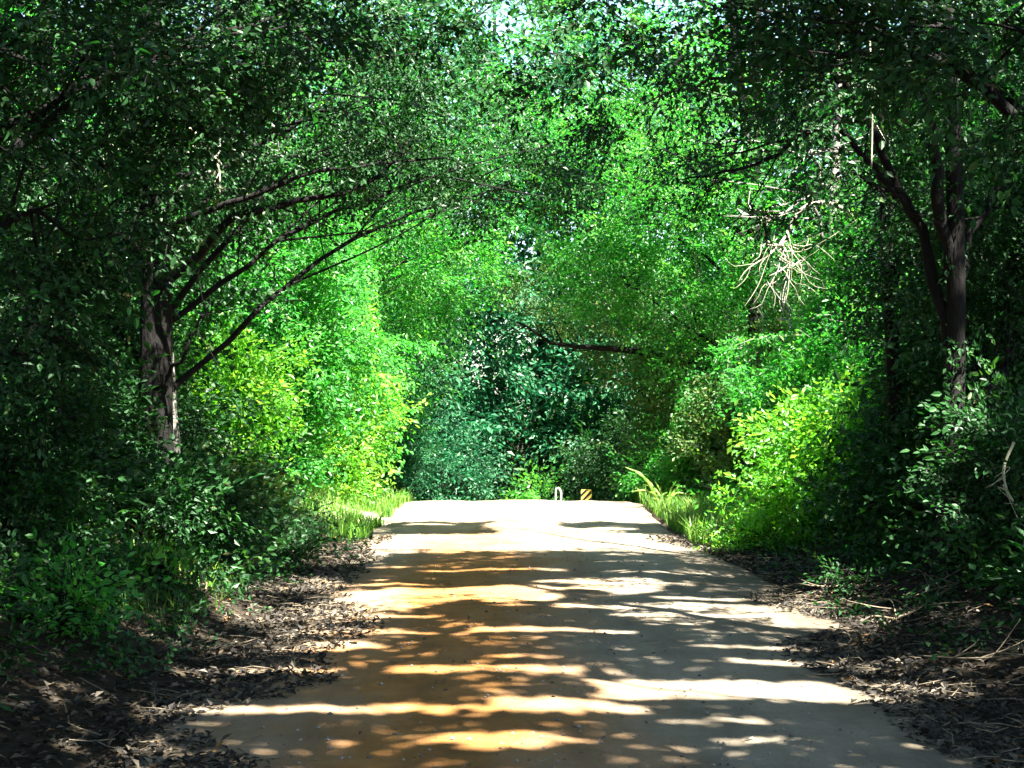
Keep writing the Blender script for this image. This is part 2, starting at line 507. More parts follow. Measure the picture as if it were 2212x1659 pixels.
def leaf_mesh(name, mat, bark, centers, fwd, kind, r, carve_kw=None, tint_shift=0.0, six=False, droop=0.0, scale=1.0, tilt=0.7, twigs=True):
    """lay sprays of the given kind at centers, pointing along fwd; returns one mesh of leaves and twigs"""
    tpl = SPRAYS[kind]
    which = r.integers(0, len(tpl), len(centers))
    fwd = unit(fwd)
    upv = np.array([0, 0, 1.0]) + r.normal(0, tilt, (len(centers), 3))
    up = unit(upv - fwd * np.sum(upv * fwd, 1, keepdims=True))
    sid = np.cross(up, fwd)
    R = np.stack([fwd, sid, up], 2)              # columns
    sc = scale * r.uniform(0.6, 1.35, len(centers))
    stint = np.clip(r.normal(0.42 + tint_shift, 0.22, len(centers)), 0, 0.9)
    B, D, NN, Ln, W, T, TW = [], [], [], [], [], [], []
    for k, (b, d, nn, l, w, tw) in enumerate(tpl):
        i = np.where(which == k)[0]
        if not len(i): continue
        Rk = R[i]
        B.append((np.einsum('nij,mj->nmi', Rk, b) * sc[i, None, None] + centers[i, None, :]).reshape(-1, 3))
        D.append(np.einsum('nij,mj->nmi', Rk, d).reshape(-1, 3))
        NN.append(np.einsum('nij,mj->nmi', Rk, nn).reshape(-1, 3))
        Ln.append((l[None] * sc[i, None]).ravel()); W.append((w[None] * sc[i, None]).ravel())
        T.append(np.repeat(stint[i], len(b)))
        TW.append((np.einsum('nij,mkj->nmki', Rk, tw) * sc[i, None, None, None] + centers[i, None, None, :]).reshape(-1, 2, 3))
    B, D, NN, Ln, W, T = (np.concatenate(a) for a in (B, D, NN, Ln, W, T))
    TW = np.concatenate(TW)
    if carve_kw is not None:
        k = carve(B + D * Ln[:, None] * 0.5, r, **carve_kw)
        B, D, NN, Ln, W, T = B[k], D[k], NN[k], Ln[k], W[k], T[k]
        TW = TW[carve(TW.mean(1), r, **carve_kw)]
    gh = ground_h(B[:, 0], B[:, 1])
    k = B[:, 2] > gh + 0.02
    B, D, NN, Ln, W, T = B[k], D[k], NN[k], Ln[k], W[k], T[k]
    n = len(B)
    T = np.clip(T + r.normal(0, 0.13, n), 0, 0.95)
    T[r.random(n) < 0.012] = 1.0
    sd = np.cross(NN, D)
    L1 = Ln[:, None]; W1 = W[:, None]
    tip = B + D * L1 - NN * L1 * 0.14
    if six:
        a1 = B + D * L1 * 0.28 + sd * W1 * 0.46 + NN * L1 * 0.05
        a2 = B + D * L1 * 0.68 + sd * W1 * 0.36 - NN * L1 * 0.01
        c1 = B + D * L1 * 0.28 - sd * W1 * 0.46 + NN * L1 * 0.05
        c2 = B + D * L1 * 0.68 - sd * W1 * 0.36 - NN * L1 * 0.01
        V = np.stack([B, a1, a2, tip, c2, c1], 1).reshape(-1, 3)
        o = np.arange(n)[:, None] * 6
        F = np.concatenate([o + np.array([0, 1, 2, 3]), o + np.array([0, 3, 4, 5])])
        nv = 6
    else:
        a1 = B + D * L1 * 0.42 + sd * W1 * 0.5 + NN * L1 * 0.06
        c1 = B + D * L1 * 0.42 - sd * W1 * 0.5 + NN * L1 * 0.06
        V = np.stack([B, a1, tip, c1], 1).reshape(-1, 3)
        o = np.arange(n)[:, None] * 4
        F = np.concatenate([o + np.array([0, 1, 2]), o + np.array([0, 2, 3])])
        nv = 4
    tint = np.repeat(T, nv)
    fl = [F]; mi = [np.zeros(len(F), int)]
    if not six:
        TW = TW[::3] if len(TW) else TW
    if twigs and len(TW):
        gh = ground_h(TW[:, 1, 0], TW[:, 1, 1])
        TW = TW[TW[:, 1, 2] > gh]
        m = len(TW)
        ax = unit(TW[:, 1] - TW[:, 0])
        s1 = unit(np.cross(ax, np.array([0.3, 0.2, 1.0])))
        s2 = np.cross(ax, s1)
        th = 0.005 * scale * (1.5 if kind in ('big', 'roof') else 1)
        ring = [s1 * th, (-0.5 * s1 + 0.87 * s2) * th, (-0.5 * s1 - 0.87 * s2) * th]
        V2 = np.stack([TW[:, 0] + ring[0], TW[:, 0] + ring[1], TW[:, 0] + ring[2], TW[:, 1]], 1).reshape(-1, 3)
        o = np.arange(m)[:, None] * 4 + len(V)
        F2 = np.concatenate([o + np.array([0, 1, 3]), o + np.array([1, 2, 3]), o + np.array([2, 0, 3])])
        V = np.concatenate([V, V2]); tint = np.concatenate([tint, np.zeros(len(V2))])
        if F.shape[1] == 3:
            fl = [np.concatenate([F, F2])]
        else:
            fl = [F, F2]
        mi.append(np.ones(len(F2), int))
    global TRIS
    TRIS += n * (4 if six else 2)
    return mesh_np(name, V, fl, [mat, bark], tint, np.concatenate(mi))


TRIS = 0


def blob_points(r, c, rad, n, shell=0.55):
    v = unit(r.normal(0, 1, (n, 3)))
    rr = shell + (1 - shell) * r.random(n) ** 0.6
    rr = np.where(r.random(n) < 0.3, r.random(n) ** 0.5, rr)
    rr = np.where(r.random(n) < 0.14, r.uniform(1.0, 1.4, n), rr)
    # lumpy outline
    lump = 0.6 + 0.75 * vnoise(v[:, 0] * 2.2 + c[0] * 3, v[:, 1] * 2.2 + v[:, 2] * 2.2 + c[1], 51)
    p = v * rr[:, None] * lump[:, None]
    k = max(4, n // 14)                    # sprays gather in clumps with gaps between them
    near = np.linalg.norm(p[:, None, :] - p[None, :k, :], axis=2).argmin(1)
    p = np.where((r.random(n) < 0.72)[:, None], p[near] + r.normal(0, 0.12, (n, 3)), p)
    p = np.array(c) + p * np.array(rad)
    f = v * np.array([1, 1, 0.45]) + r.normal(0, 0.35, (n, 3)) + np.array([0, 0, -0.12])
    return p, f


# ------------------------------------------------------------------ branches
def tube_np(pts, rad, sides=7):
    pts = np.asarray(pts, float); rad = np.asarray(rad, float)
    n = len(pts)
    tan = unit(np.gradient(pts, axis=0))
    ref = np.array([0.13, 0.31, 0.94]) if abs(tan[0][2]) < 0.8 else np.array([0.9, 0.3, 0.1])
    V = []
    a = np.linspace(0, 2 * np.pi, sides, endpoint=False)
    for i in range(n):
        s1 = unit(np.cross(tan[i], ref)); s2 = np.cross(tan[i], s1)
        V.append(pts[i] + rad[i] * (np.cos(a)[:, None] * s1 + np.sin(a)[:, None] * s2))
    V = np.concatenate(V)
    i = np.arange(n - 1)[:, None] * sides
    j = np.arange(sides)[None]
    F = np.stack([i + j, i + (j + 1) % sides, i + sides + (j + 1) % sides, i + sides + j], -1).reshape(-1, 4)
    cap = (n - 1) * sides + np.arange(sides)
    tip = pts[-1][None]
    V = np.concatenate([V, tip])
    T3 = np.stack([cap, np.roll(cap, -1), np.full(sides, len(V) - 1)], -1)
    return V, F, T3


class Tubes:
    def __init__(self): self.V, self.Q, self.T, self.n = [], [], [], 0
    def add(self, pts, rad, sides=6):
        v, q_, t_ = tube_np(pts, rad, sides)
        self.V.append(v); self.Q.append(q_ + self.n); self.T.append(t_ + self.n); self.n += len(v)
    def mesh(self, name, mat):
        return mesh_np(name, np.concatenate(self.V), [np.concatenate(self.Q), np.concatenate(self.T)], mat, smooth=True)


def curve_pts(ctrl, n=12, jitter=0.0, r=None):
    """Catmull-Rom through control points"""
    c = np.asarray(ctrl, float)
    c = np.concatenate([[2 * c[0] - c[1]], c, [2 * c[-1] - c[-2]]])
    out = []
    m = len(c) - 3
    for t_ in np.linspace(0, m - 1e-6, n):
        i = int(t_); f = t_ - i
        p0, p1, p2, p3 = c[i:i + 4]
        out.append(0.5 * (2 * p1 + (p2 - p0) * f + (2 * p0 - 5 * p1 + 4 * p2 - p3) * f * f + (3 * p1 - p0 - 3 * p2 + p3) * f ** 3))
    out = np.array(out)
    if jitter and r is not None:
        out[1:-1] += r.normal(0, jitter, out[1:-1].shape)
    return out


def taper(r0, r1, n):
    return r0 + (r1 - r0) * np.linspace(0, 1, n) ** 0.8


CUT = dict(zlow=3.0, zgap=5.0, gap_keep=0.28)
DUFF = []


def tree(name, label, foot, top, r0, blobs, leafm, kind, seed, group=None, bark=None, limbs=(), lean=(0, 0), six=False,
         cut=CUT, shift=0.0, cat='tree', fork=None, auto=True, scale=1.0, dens=1.3):
    """foot (x,y); top = height of the trunk; blobs = (centre, radii, sprays) of the crown; limbs = (points, r0, r1) drawn limbs"""
    r = np.random.default_rng(seed)
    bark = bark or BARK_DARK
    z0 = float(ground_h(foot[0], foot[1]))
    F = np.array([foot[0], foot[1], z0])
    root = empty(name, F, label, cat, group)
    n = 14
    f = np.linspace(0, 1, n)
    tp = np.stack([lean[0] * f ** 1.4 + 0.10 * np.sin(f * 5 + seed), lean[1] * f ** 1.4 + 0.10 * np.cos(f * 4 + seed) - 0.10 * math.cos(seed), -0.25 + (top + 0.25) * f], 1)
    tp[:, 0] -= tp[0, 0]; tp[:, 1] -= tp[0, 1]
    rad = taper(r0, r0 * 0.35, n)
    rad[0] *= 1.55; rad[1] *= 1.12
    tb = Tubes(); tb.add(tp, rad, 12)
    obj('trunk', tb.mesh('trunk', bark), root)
    if fork:
        for ctrl, a, b in fork:
            tb = Tubes(); c = curve_pts(np.array(ctrl) - F, 12, 0.02, r); tb.add(c, taper(a, b, 12), 8)
            obj('trunk', tb.mesh('trunk', bark), root)
    for ctrl, a, b in limbs:
        tb = Tubes()
        c = curve_pts(np.array(ctrl) - F, 18, 0.02, r)
        tb.add(c, taper(a, b, 18), 7)
        for k in range(4, 17, 2):      # side twigs
            dr = unit(c[min(k + 1, 17)] - c[k - 1])
            sd = unit(dr * 0.8 + r.normal(0, 0.55, 3) + np.array([0, 0, r.choice([-0.25, 0.3])]))
            ln = r.uniform(0.5, 1.1)
            e = c[k] + sd * ln
            tb.add(curve_pts([c[k], c[k] + sd * ln * 0.5 + r.normal(0, 0.05, 3), e], 6), taper(a * 0.22, 0.004, 6), 4)
        obj('limb', tb.mesh('limb', bark), root)
    C, FW = [], []
    for c, rd, ns in blobs:
        p, fw = blob_points(r, c, rd, int(ns * dens))
        C.append(p); FW.append(fw)
        if auto and ns >= 100:
            cl = np.array(c) - F
            zt = min(max(cl[2] - 0.55 * np.hypot(cl[0], cl[1]) - 0.3, 0.8), top * 0.95)
            k = int(np.argmin(np.abs(tp[:, 2] - zt)))
            st = tp[k]
            tb = Tubes()
            midp = st * 0.5 + cl * 0.5 + np.array([0, 0, 0.25]) + r.normal(0, 0.2, 3)
            cc = curve_pts([st, midp, cl], 12, 0.03, r)
            a0 = min(rad[k] * 0.45, 0.042)
            tb.add(cc, taper(a0, 0.015, 12), 6)
            for j in range(7):
                q0 = cc[r.integers(4, 12)]
                e = p[r.integers(0, len(p))] - F
                if np.linalg.norm(e - q0) > 3.2: e = q0 + unit(e - q0) * 3.2
                tb.add(curve_pts([q0, (q0 + e) / 2 + r.normal(0, 0.12, 3), e], 7), taper(a0 * 0.38, 0.005, 7), 4)
            obj('limb', tb.mesh('limb', bark), root)
    C = np.concatenate(C); FW = np.concatenate(FW)
    me = leaf_mesh('crown', LEAF[leafm], bark, C, FW, kind, r, cut, shift, six, scale=scale)
    me.transform(__import__('mathutils').Matrix.Translation(-Vector(F)))
    cr = obj('crown', me, root)
    tag(cr, kind='stuff')
    return root


def roof(c, rd, n):
    return (c, rd, n)


def B(dx, dy, Y, rx, ry_, rz, n):
    return (tuple(at(dx, dy, Y)), (rx, ry_, rz), n)


def P(*a):
    return [at(*q_) for q_ in a]


# ---- trees along the left of the lane
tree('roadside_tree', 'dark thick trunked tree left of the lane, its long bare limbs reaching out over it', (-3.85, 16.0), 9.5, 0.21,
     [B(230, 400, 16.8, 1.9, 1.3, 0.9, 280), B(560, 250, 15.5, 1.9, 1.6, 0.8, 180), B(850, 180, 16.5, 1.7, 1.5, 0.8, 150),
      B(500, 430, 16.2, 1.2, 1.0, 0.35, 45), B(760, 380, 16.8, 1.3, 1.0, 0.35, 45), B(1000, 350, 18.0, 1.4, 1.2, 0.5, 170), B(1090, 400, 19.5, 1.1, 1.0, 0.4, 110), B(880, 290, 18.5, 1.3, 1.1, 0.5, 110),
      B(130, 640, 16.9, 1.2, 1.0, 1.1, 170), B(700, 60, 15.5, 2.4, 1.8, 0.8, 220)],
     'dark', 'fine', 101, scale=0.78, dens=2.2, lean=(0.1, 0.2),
     limbs=[(P((335, 640, 15.9), (420, 555, 15.6), (500, 480, 15.4), (620, 440, 15.4), (770, 408, 15.6), (850, 355, 15.8), (885, 300, 16)), 0.06, 0.012),
            (P((325, 560, 15.9), (250, 505, 15.0), (170, 500, 14.6)), 0.04, 0.01),
            (P((330, 520, 15.9), (430, 462, 15.2), (560, 415, 15.0), (650, 378, 15.0), (790, 360, 15.2), (960, 340, 15.5)), 0.045, 0.01),
            (P((338, 850, 15.9), (390, 770, 15.6), (425, 700, 15.4), (445, 660, 15.4)), 0.03, 0.008)])
tree('roadside_tree', 'pale barked tree standing just behind the dark thick trunk on the left', (-4.25, 18.6), 9.0, 0.15,
     [B(330, 330, 18.5, 1.9, 1.7, 1.0, 300), B(620, 330, 19.0, 1.9, 1.6, 0.8, 120), B(420, 130, 18.0, 2.2, 1.8, 1.2, 330)],
     'dark', 'fine', 102, bark=BARK_PALE, lean=(-0.2, 0.3))
tree('roadside_tree', 'nearest tree at the dark left edge with foliage hanging into the top corner', (-4.15, 10.6), 9.0, 0.17,
     [B(60, 130, 10.5, 1.4, 1.3, 1.0, 260), B(330, 60, 11.0, 1.5, 1.3, 0.7, 260), B(80, 450, 11.0, 1.1, 1.1, 1.0, 200),
      B(620, 20, 12.0, 1.5, 1.3, 0.55, 130), B(30, 760, 11.5, 0.7, 0.8, 0.8, 110)],
     'dark', 'fine', 103, six=True, scale=0.78, dens=1.7, lean=(0.3, 0.4),
     limbs=[(P((20, 330, 10.8), (160, 210, 10.9), (330, 120, 11.2), (520, 70, 11.6)), 0.05, 0.01)])
tree('forest_tree', 'slender dark tree set back from the left bank between the near trunks', (-7.0, 17.4), 10.0, 0.14,
     [B(10, 560, 17.5, 1.8, 1.4, 1.6, 330), B(160, 300, 17.5, 1.6, 1.4, 1.3, 260), B(0, 850, 17, 1.6, 1.4, 1.3, 260)],
     'dark', 'mid', 104, lean=(0.3, 0))
tree('forest_tree', 'dark leafy tree filling the wood behind the left trunks', (-6.6, 20.5), 10.0, 0.16,
     [B(180, 640, 20.5, 2.0, 1.6, 2.0, 360), B(60, 420, 20.0, 2.4, 1.8, 1.6, 330), B(240, 840, 20.5, 1.5, 1.4, 1.2, 230)],
     'dark', 'mid', 105)
tree('roadside_tree', 'bright green sunlit tree left of the lane behind the yellow green bush', (-4.9, 23.6), 8.5, 0.15,
     [B(480, 600, 22.8, 1.5, 1.2, 1.3, 420), B(640, 520, 23.2, 1.5, 1.3, 1.2, 420), B(520, 770, 22.8, 1.3, 1.1, 1.1, 330),
      B(680, 680, 23.5, 1.2, 1.1, 1.0, 330), B(760, 400, 23.5, 1.7, 1.4, 0.8, 300), B(640, 230, 24, 2.2, 1.6, 1.0, 300)],
     'mid', 'fine', 106, shift=0.1, lean=(0.3, 0))
tree('roadside_tree', 'lime green tree leaning over the lane left of the dark far wood', (-4.5, 27.6), 8.5, 0.14,
     [B(760, 640, 27.0, 1.5, 1.3, 1.3, 440), B(700, 840, 27.0, 1.5, 1.2, 1.5, 440), B(880, 560, 27.5, 1.5, 1.3, 1.0, 380),
      B(930, 430, 28, 1.6, 1.4, 0.9, 330), B(640, 930, 26.5, 1.2, 1.1, 1.1, 300), B(830, 250, 28, 2.4, 1.8, 1.1, 330)],
     'mid', 'fine', 107, shift=0.18, cut=dict(zlow=3.0, zgap=5.6, gap_keep=0.65), lean=(0.7, 0))
tree('roadside_tree', 'farthest pale green tree on the left before the lane drops away', (-4.2, 32.0), 9.0, 0.14,
     [B(860, 700, 31.5, 1.4, 1.3, 1.6, 380), B(960, 620, 32, 1.2, 1.2, 0.8, 240), B(790, 900, 31.5, 1.2, 1.2, 1.6, 360), B(900, 330, 33, 2.4, 1.8, 1.4, 330)],
     'mid', 'fine', 108, shift=0.05, cut=dict(zlow=3.0, zgap=5.6, gap_keep=0.65), lean=(0.6, 0.2))

# ---- trees along the right of the lane
tree('roadside_tree', 'dark forked tree on the right with limbs sweeping across the top of the lane', (4.05, 14.0), 9.0, 0.115,
     [B(1650, 130, 13.6, 1.6, 1.3, 0.7, 95), B(1980, 130, 15.0, 1.5, 1.0, 0.9, 240), B(1750, 290, 14.3, 1.2, 1.1, 0.5, 35),
      B(1430, 200, 14.8, 1.3, 1.2, 0.5, 75), B(2170, 400, 15.2, 1.2, 1.2, 1.1, 230), B(1560, 380, 15.2, 1.1, 1.0, 0.35, 35), B(1220, 300, 17.0, 1.2, 1.0, 0.5, 99), B(1120, 120, 16.5, 1.7, 1.3, 0.6, 90),
      B(2030, 520, 15.2, 0.8, 0.7, 0.7, 50), B(2170, 700, 15.2, 1.1, 1.1, 1.1, 210)],
     'dark', 'fine', 201, scale=0.78, dens=2.2, lean=(-0.1, 0.1),
     fork=[(P((2050, 760, 14.0), (2010, 560, 14.1), (1960, 430, 14.2), (1880, 260, 14.3), (1840, 60, 14.3)), 0.065, 0.03),
           (P((2055, 600, 14.0), (2030, 380, 13.8), (2000, 200, 13.7), (1960, 30, 13.6)), 0.07, 0.035)],
     limbs=[(P((1880, 260, 14.3), (1780, 270, 14.2), (1640, 350, 14.2), (1480, 385, 14.3)), 0.045, 0.008),
            (P((1870, 240, 14.3), (1800, 150, 14.0), (1690, 110, 13.8)), 0.045, 0.01),
            (P((2030, 90, 13.7), (1840, 115, 13.6), (1690, 118, 13.7), (1540, 170, 14.0), (1390, 225, 14.3)), 0.05, 0.008),
            (P((1965, 440, 14.2), (1860, 330, 14.0), (1800, 260, 13.8), (1700, 300, 13.8), (1560, 330, 14.0)), 0.04, 0.008),
            (P((1990, 470, 14.1), (1900, 400, 14.0), (1850, 380, 13.9)), 0.04, 0.012)])
tree('roadside_tree', 'nearest tree at the dark right edge with foliage in the top corner', (4.35, 10.2), 9.0, 0.16,
     [B(2170, 50, 10.2, 1.0, 1.2, 0.7, 200), B(1900, 20, 10.8, 1.2, 1.1, 0.5, 130), B(2240, 420, 15.6, 0.9, 1.0, 0.9, 140), B(2240, 700, 15.8, 0.9, 0.9, 0.9, 140), B(1560, 10, 11.8, 1.4, 1.3, 0.5, 110)],
     'dark', 'fine', 202, six=True, scale=0.78, dens=1.7, lean=(-0.2, 0.3),
     limbs=[(P((2190, 250, 10.4), (2060, 150, 10.5), (1900, 90, 10.8), (1700, 60, 11.2)), 0.05, 0.01)])
tree('forest_tree', 'slim dark stemmed tree close behind the forked tree on the right', (4.2, 16.2), 9.0, 0.10,
     [B(2050, 560, 16.4, 1.1, 1.0, 1.0, 190), B(2040, 330, 16.5, 1.2, 1.1, 1.0, 110), B(2130, 860, 16.4, 1.1, 1.0, 1.0, 200)],
     'dark', 'fine', 203)
tree('forest_tree', 'dark leafy tree deep in the wood at the right side', (7.2, 18.5), 10.0, 0.16,
     [B(2180, 560, 18.5, 1.8, 1.6, 1.8, 330), B(2080, 330, 18.5, 2.0, 1.8, 1.5, 330), B(2230, 850, 18.5, 1.7, 1.5, 1.3, 280)],
     'dark', 'mid', 204)
tree('roadside_tree', 'grey trunked tree on the right half hidden in sunlit leaves', (5.05, 23.8), 8.5, 0.13,
     [B(1900, 500, 23.4, 1.0, 0.9, 0.8, 260), B(1760, 330, 23.0, 1.7, 1.4, 1.0, 340), B(1900, 720, 23.0, 1.2, 1.0, 1.4, 360),
      B(1660, 480, 23.5, 1.2, 1.1, 0.9, 280), B(1680, 690, 24.5, 0.8, 1.1, 1.2, 240), B(1800, 150, 24, 2.2, 1.6, 1.0, 280)],
     'mid', 'fine', 205, bark=BARK_PALE, shift=0.1)
tree('roadside_tree', 'big bright crowned tree spreading over the lane from the right', (4.6, 28.4), 9.5, 0.16,
     [B(1560, 520, 27.5, 1.9, 1.5, 1.3, 520), B(1380, 430, 28.0, 1.9, 1.5, 1.1, 480), B(1250, 300, 28.5, 1.9, 1.6, 1.1, 430),
      B(1520, 260, 28.0, 2.2, 1.6, 1.2, 460), B(1330, 590, 28.5, 1.3, 1.2, 0.9, 300), B(1560, 740, 27.5, 1.4, 1.2, 1.3, 400),
      B(1250, 120, 28, 2.4, 1.8, 1.1, 380)],
     'mid', 'fine', 206, shift=0.14, cut=dict(zlow=3.0, zgap=5.6, gap_keep=0.65), lean=(-0.6, 0),
     limbs=[(P((1560, 800, 30), (1400, 765, 30), (1280, 752, 30), (1200, 738, 30), (1115, 695, 30)), 0.10, 0.02)])
tree('roadside_tree', 'vine clad tree at the right where the lane drops away', (3.75, 30.5), 9.0, 0.17,
     [B(1490, 830, 30.0, 1.0, 1.0, 1.2, 330), B(1470, 960, 30.0, 0.9, 0.9, 1.0, 260), B(1420, 720, 31, 1.3, 1.2, 1.0, 300),
      B(1250, 640, 32, 1.6, 1.4, 0.8, 280), B(1430, 330, 32, 2.4, 1.8, 1.4, 330)],
     'olive', 'fine', 207, shift=0.05, cut=dict(zlow=3.0, zgap=5.6, gap_keep=0.65), lean=(-0.3, 0))

# ---- the far wood where the lane bends out of sight
FAR = [  # x, y, crown radius, height, material, label
    (-6.2, 46, 3.0, 15, 'teal', 'blue green tree of the far wood left of its dark hollow'),
    (-2.4, 49, 2.8, 16, 'teal', 'teal shaded tree of the far wood in the middle of the lane end'),
    (1.0, 52, 3.2, 17, 'teal', 'dark tree over the hollow at the end of the lane'),
    (4.4, 49.5, 2.9, 16, 'teal', 'dark green tree behind the striped marker at the end of the lane'),
    (8.2, 46, 3.2, 14, 'mid', 'green tree of the far wood behind the vine clad tree'),
    (-0.8, 57, 4.0, 21, 'mid', 'tallest tree of the far wood rising above the end of the lane'),
    (-7.0, 55, 4.0, 18, 'mid', 'tall tree of the far wood above the left tree tops'),
    (6.2, 56, 4.0, 18, 'mid', 'tall tree of the far wood above the right tree tops'),
]
for i, (x, y, cr, h, m, lab) in enumerate(FAR):
    zb = float(ground_h(x, y))
    bl = [((x, y, zb + h * 0.30), (cr, cr * 0.8, h * 0.20), 340), ((x + 0.8, y - 0.6, zb + h * 0.55), (cr * 0.95, cr * 0.8, h * 0.2), 340),
          ((x - 0.6, y, zb + h * 0.82), (cr * 0.85, cr * 0.8, h * 0.2), 320), ((x - 1.0, y - cr * 0.5, zb + h * 0.16), (cr * 0.8, 1.2, h * 0.12), 180)]
    tree('far_tree', lab, (x, y + 0.8), h * 0.95, 0.17, bl, m, 'big', 300 + i, group='trees of the far wood', cut=None, six=False, scale=1.35, dens=1.15)

# ---- deep wood to both sides: shared crowns
def shared_tree(name, seed, h, cr, leafm, kind='big'):
    r = np.random.default_rng(seed)
    cs, fs = [], []
    for k in range(8):
        a = r.uniform(0, 6.28); rr = r.uniform(0.2, 0.75) * cr
        c = (math.cos(a) * rr, math.sin(a) * rr, h * (0.16 + 0.105 * k))
        p, f = blob_points(r, c, (cr * 0.72, cr * 0.72, h * 0.11), 150)
        cs.append(p); fs.append(f)
    off = np.array([60.0, 300.0, 0.0])     # far from the lane, so nothing is trimmed by its ground
    z = float(ground_h(off[0], off[1]))
    off[2] = z
    me = leaf_mesh('crown', LEAF[leafm], BARK_DARK, np.concatenate(cs) + off, np.concatenate(fs), kind, r, None, 0.0, False)
    me.transform(__import__('mathutils').Matrix.Translation(-Vector(off)))
    tb = Tubes()
    f = np.linspace(0, 1, 10)
    tb.add(np.stack([0.2 * np.sin(f * 4), 0.2 * np.cos(f * 3) - 0.2, -0.3 + h * f], 1), taper(0.17, 0.04, 10), 8)
    return tb.mesh('trunk', BARK_DARK), me


DEEP = [shared_tree('a', 401, 11, 2.6, 'dark'), shared_tree('b', 402, 12.5, 2.9, 'dark'), shared_tree('c', 403, 10, 2.5, 'mid')]
deep_pts = [(-9.2, 12), (-8.6, 17), (-9.4, 22.5), (-8.8, 27.5), (-8.0, 33), (-8.2, 38.5), (-12.5, 26), (-13, 33),
            (9.6, 15.5), (9.8, 21.5), (9.0, 26.5), (8.6, 32), (8.8, 37.5), (13, 29), (13.5, 36), (-13.2, 19.5), (13.5, 22),
            (-16, 48), (-12, 60), (-4.5, 64), (3, 66), (10.5, 60), (16.5, 49), (-19, 56), (19, 57), (-17, 30), (17.5, 30), (-10.5, 43.5), (-14.5, 38.5), (12.5, 41.5)]
sides = {-1: 'dark tree deep in the wood left of the lane', 1: 'dark tree deep in the wood right of the lane'}
for i, (x, y) in enumerate(deep_pts):
    tm, cm = DEEP[i % 3]
    z = float(ground_h(x, y))
    s = -1 if x < 0 else 1
    o = empty('forest_tree', (x, y, z), sides[s], 'tree', 'trees deep in the wood on the left' if s < 0 else 'trees deep in the wood on the right')
    o.rotation_euler = (0, 0, rng.uniform(0, 6.28))
    obj('trunk', tm, o)
    tag(obj('crown', cm, o), kind='stuff')

# ---- the high canopy roof: crowns mostly out of view, shaped to block sun and sky
ROOFT = [
    ((-5.6, 5.5), 11.5, [((-3.2, 3.0, 9.2), (3.6, 3.0, 1.3), 190), ((-0.6, 5.0, 9.6), (3.0, 2.8, 1.2), 170), ((-3.4, 7.5, 9.6), (3.4, 2.8, 1.2), 180),
      ((-5.0, 3.5, 5.5), (1.6, 2.6, 2.2), 110), ((-5.4, -1.0, 4.5), (1.8, 3.0, 3.0), 130), ((-2.0, -4.5, 7.0), (3.0, 1.8, 2.4), 130)],  # low foliage beside and behind the camera, added to block skylight
     'unseen tall tree left of the near lane, its crown added to block sun and sky'),
    ((6.3, 5.0), 11.5, [((5.8, 2.6, 9.2), (3.6, 3.0, 1.3), 190), ((3.2, 6.0, 9.8), (3.2, 2.8, 1.2), 180), ((2.0, 1.0, 9.2), (3.4, 2.6, 1.2), 190), ((8.5, 3.5, 9.6), (3.0, 3.0, 1.2), 170), ((7.4, 7.5, 9.8), (3.6, 2.8, 1.2), 190),
      ((5.2, 3.5, 5.5), (1.6, 2.6, 2.2), 110), ((5.4, -1.0, 4.5), (1.8, 3.0, 3.0), 130), ((2.4, -4.5, 7.0), (3.0, 1.8, 2.4), 130)],  # unseen low foliage on this side too, added against the skylight
     'unseen tall tree right of the near lane, its crown added to block sun and sky'),
    ((-6.0, 13.0), 12.5, [((-2.6, 11.0, 10.6), (3.4, 3.0, 1.3), 190), ((0.8, 9.8, 10.8), (3.0, 3.0, 1.2), 180), ((-0.5, 14.0, 11.2), (3.2, 2.8, 1.3), 180), ((-5.5, 14.5, 10.8), (3.0, 3.0, 1.3), 170), ((-8.6, 10.5, 10.5), (3.0, 3.6, 1.3), 120)],
     'unseen tall tree on the left bank, its high crown shaped to shade the lane'),
    ((6.8, 12.0), 12.5, [((6.8, 11.5, 10.8), (3.6, 3.0, 1.3), 200), ((4.0, 11.8, 11.2), (3.0, 3.0, 1.2), 180), ((4.6, 15.0, 11.2), (3.2, 2.8, 1.3), 180), ((4.4, 16.5, 10.8), (3.2, 1.0, 0.9), 150), ((9.0, 14.5, 10.8), (3.0, 3.0, 1.3), 170), ((10.5, 9.5, 10.5), (3.0, 3.6, 1.3), 120)],
     'unseen tall tree on the right bank, its high crown shaped to shade the lane'),
    ((-5.4, 36.5), 14, [((-3.2, 37.0, 12.0), (3.4, 3.0, 1.5), 200), ((0.4, 38.5, 12.6), (3.2, 3.0, 1.4), 190), ((-5.5, 40, 12.4), (3.2, 3.0, 1.5), 180)],
     'tall tree past the crest on the left, its high crown shading the far wood'),
    ((6.0, 36.0), 14, [((3.6, 37.0, 12.2), (3.4, 3.0, 1.5), 200), ((6.5, 39.0, 12.6), (3.4, 3.0, 1.4), 190), ((2.4, 41.5, 13.0), (3.4, 3.0, 1.4), 190)],
     'tall tree past the crest on the right, its high crown shading the far wood'),
]
for i, (ft, h, bl, lab) in enumerate(ROOFT):
    tree('shade_canopy_tree', lab, ft, h, 0.2, bl, 'dark', 'roof', 500 + i, group='tall trees roofing the lane', cut=dict(zlow=3.0, zgap=5.6, gap_keep=0.12), dens=2.6 if i < 4 else 0.2, scale=1.02)


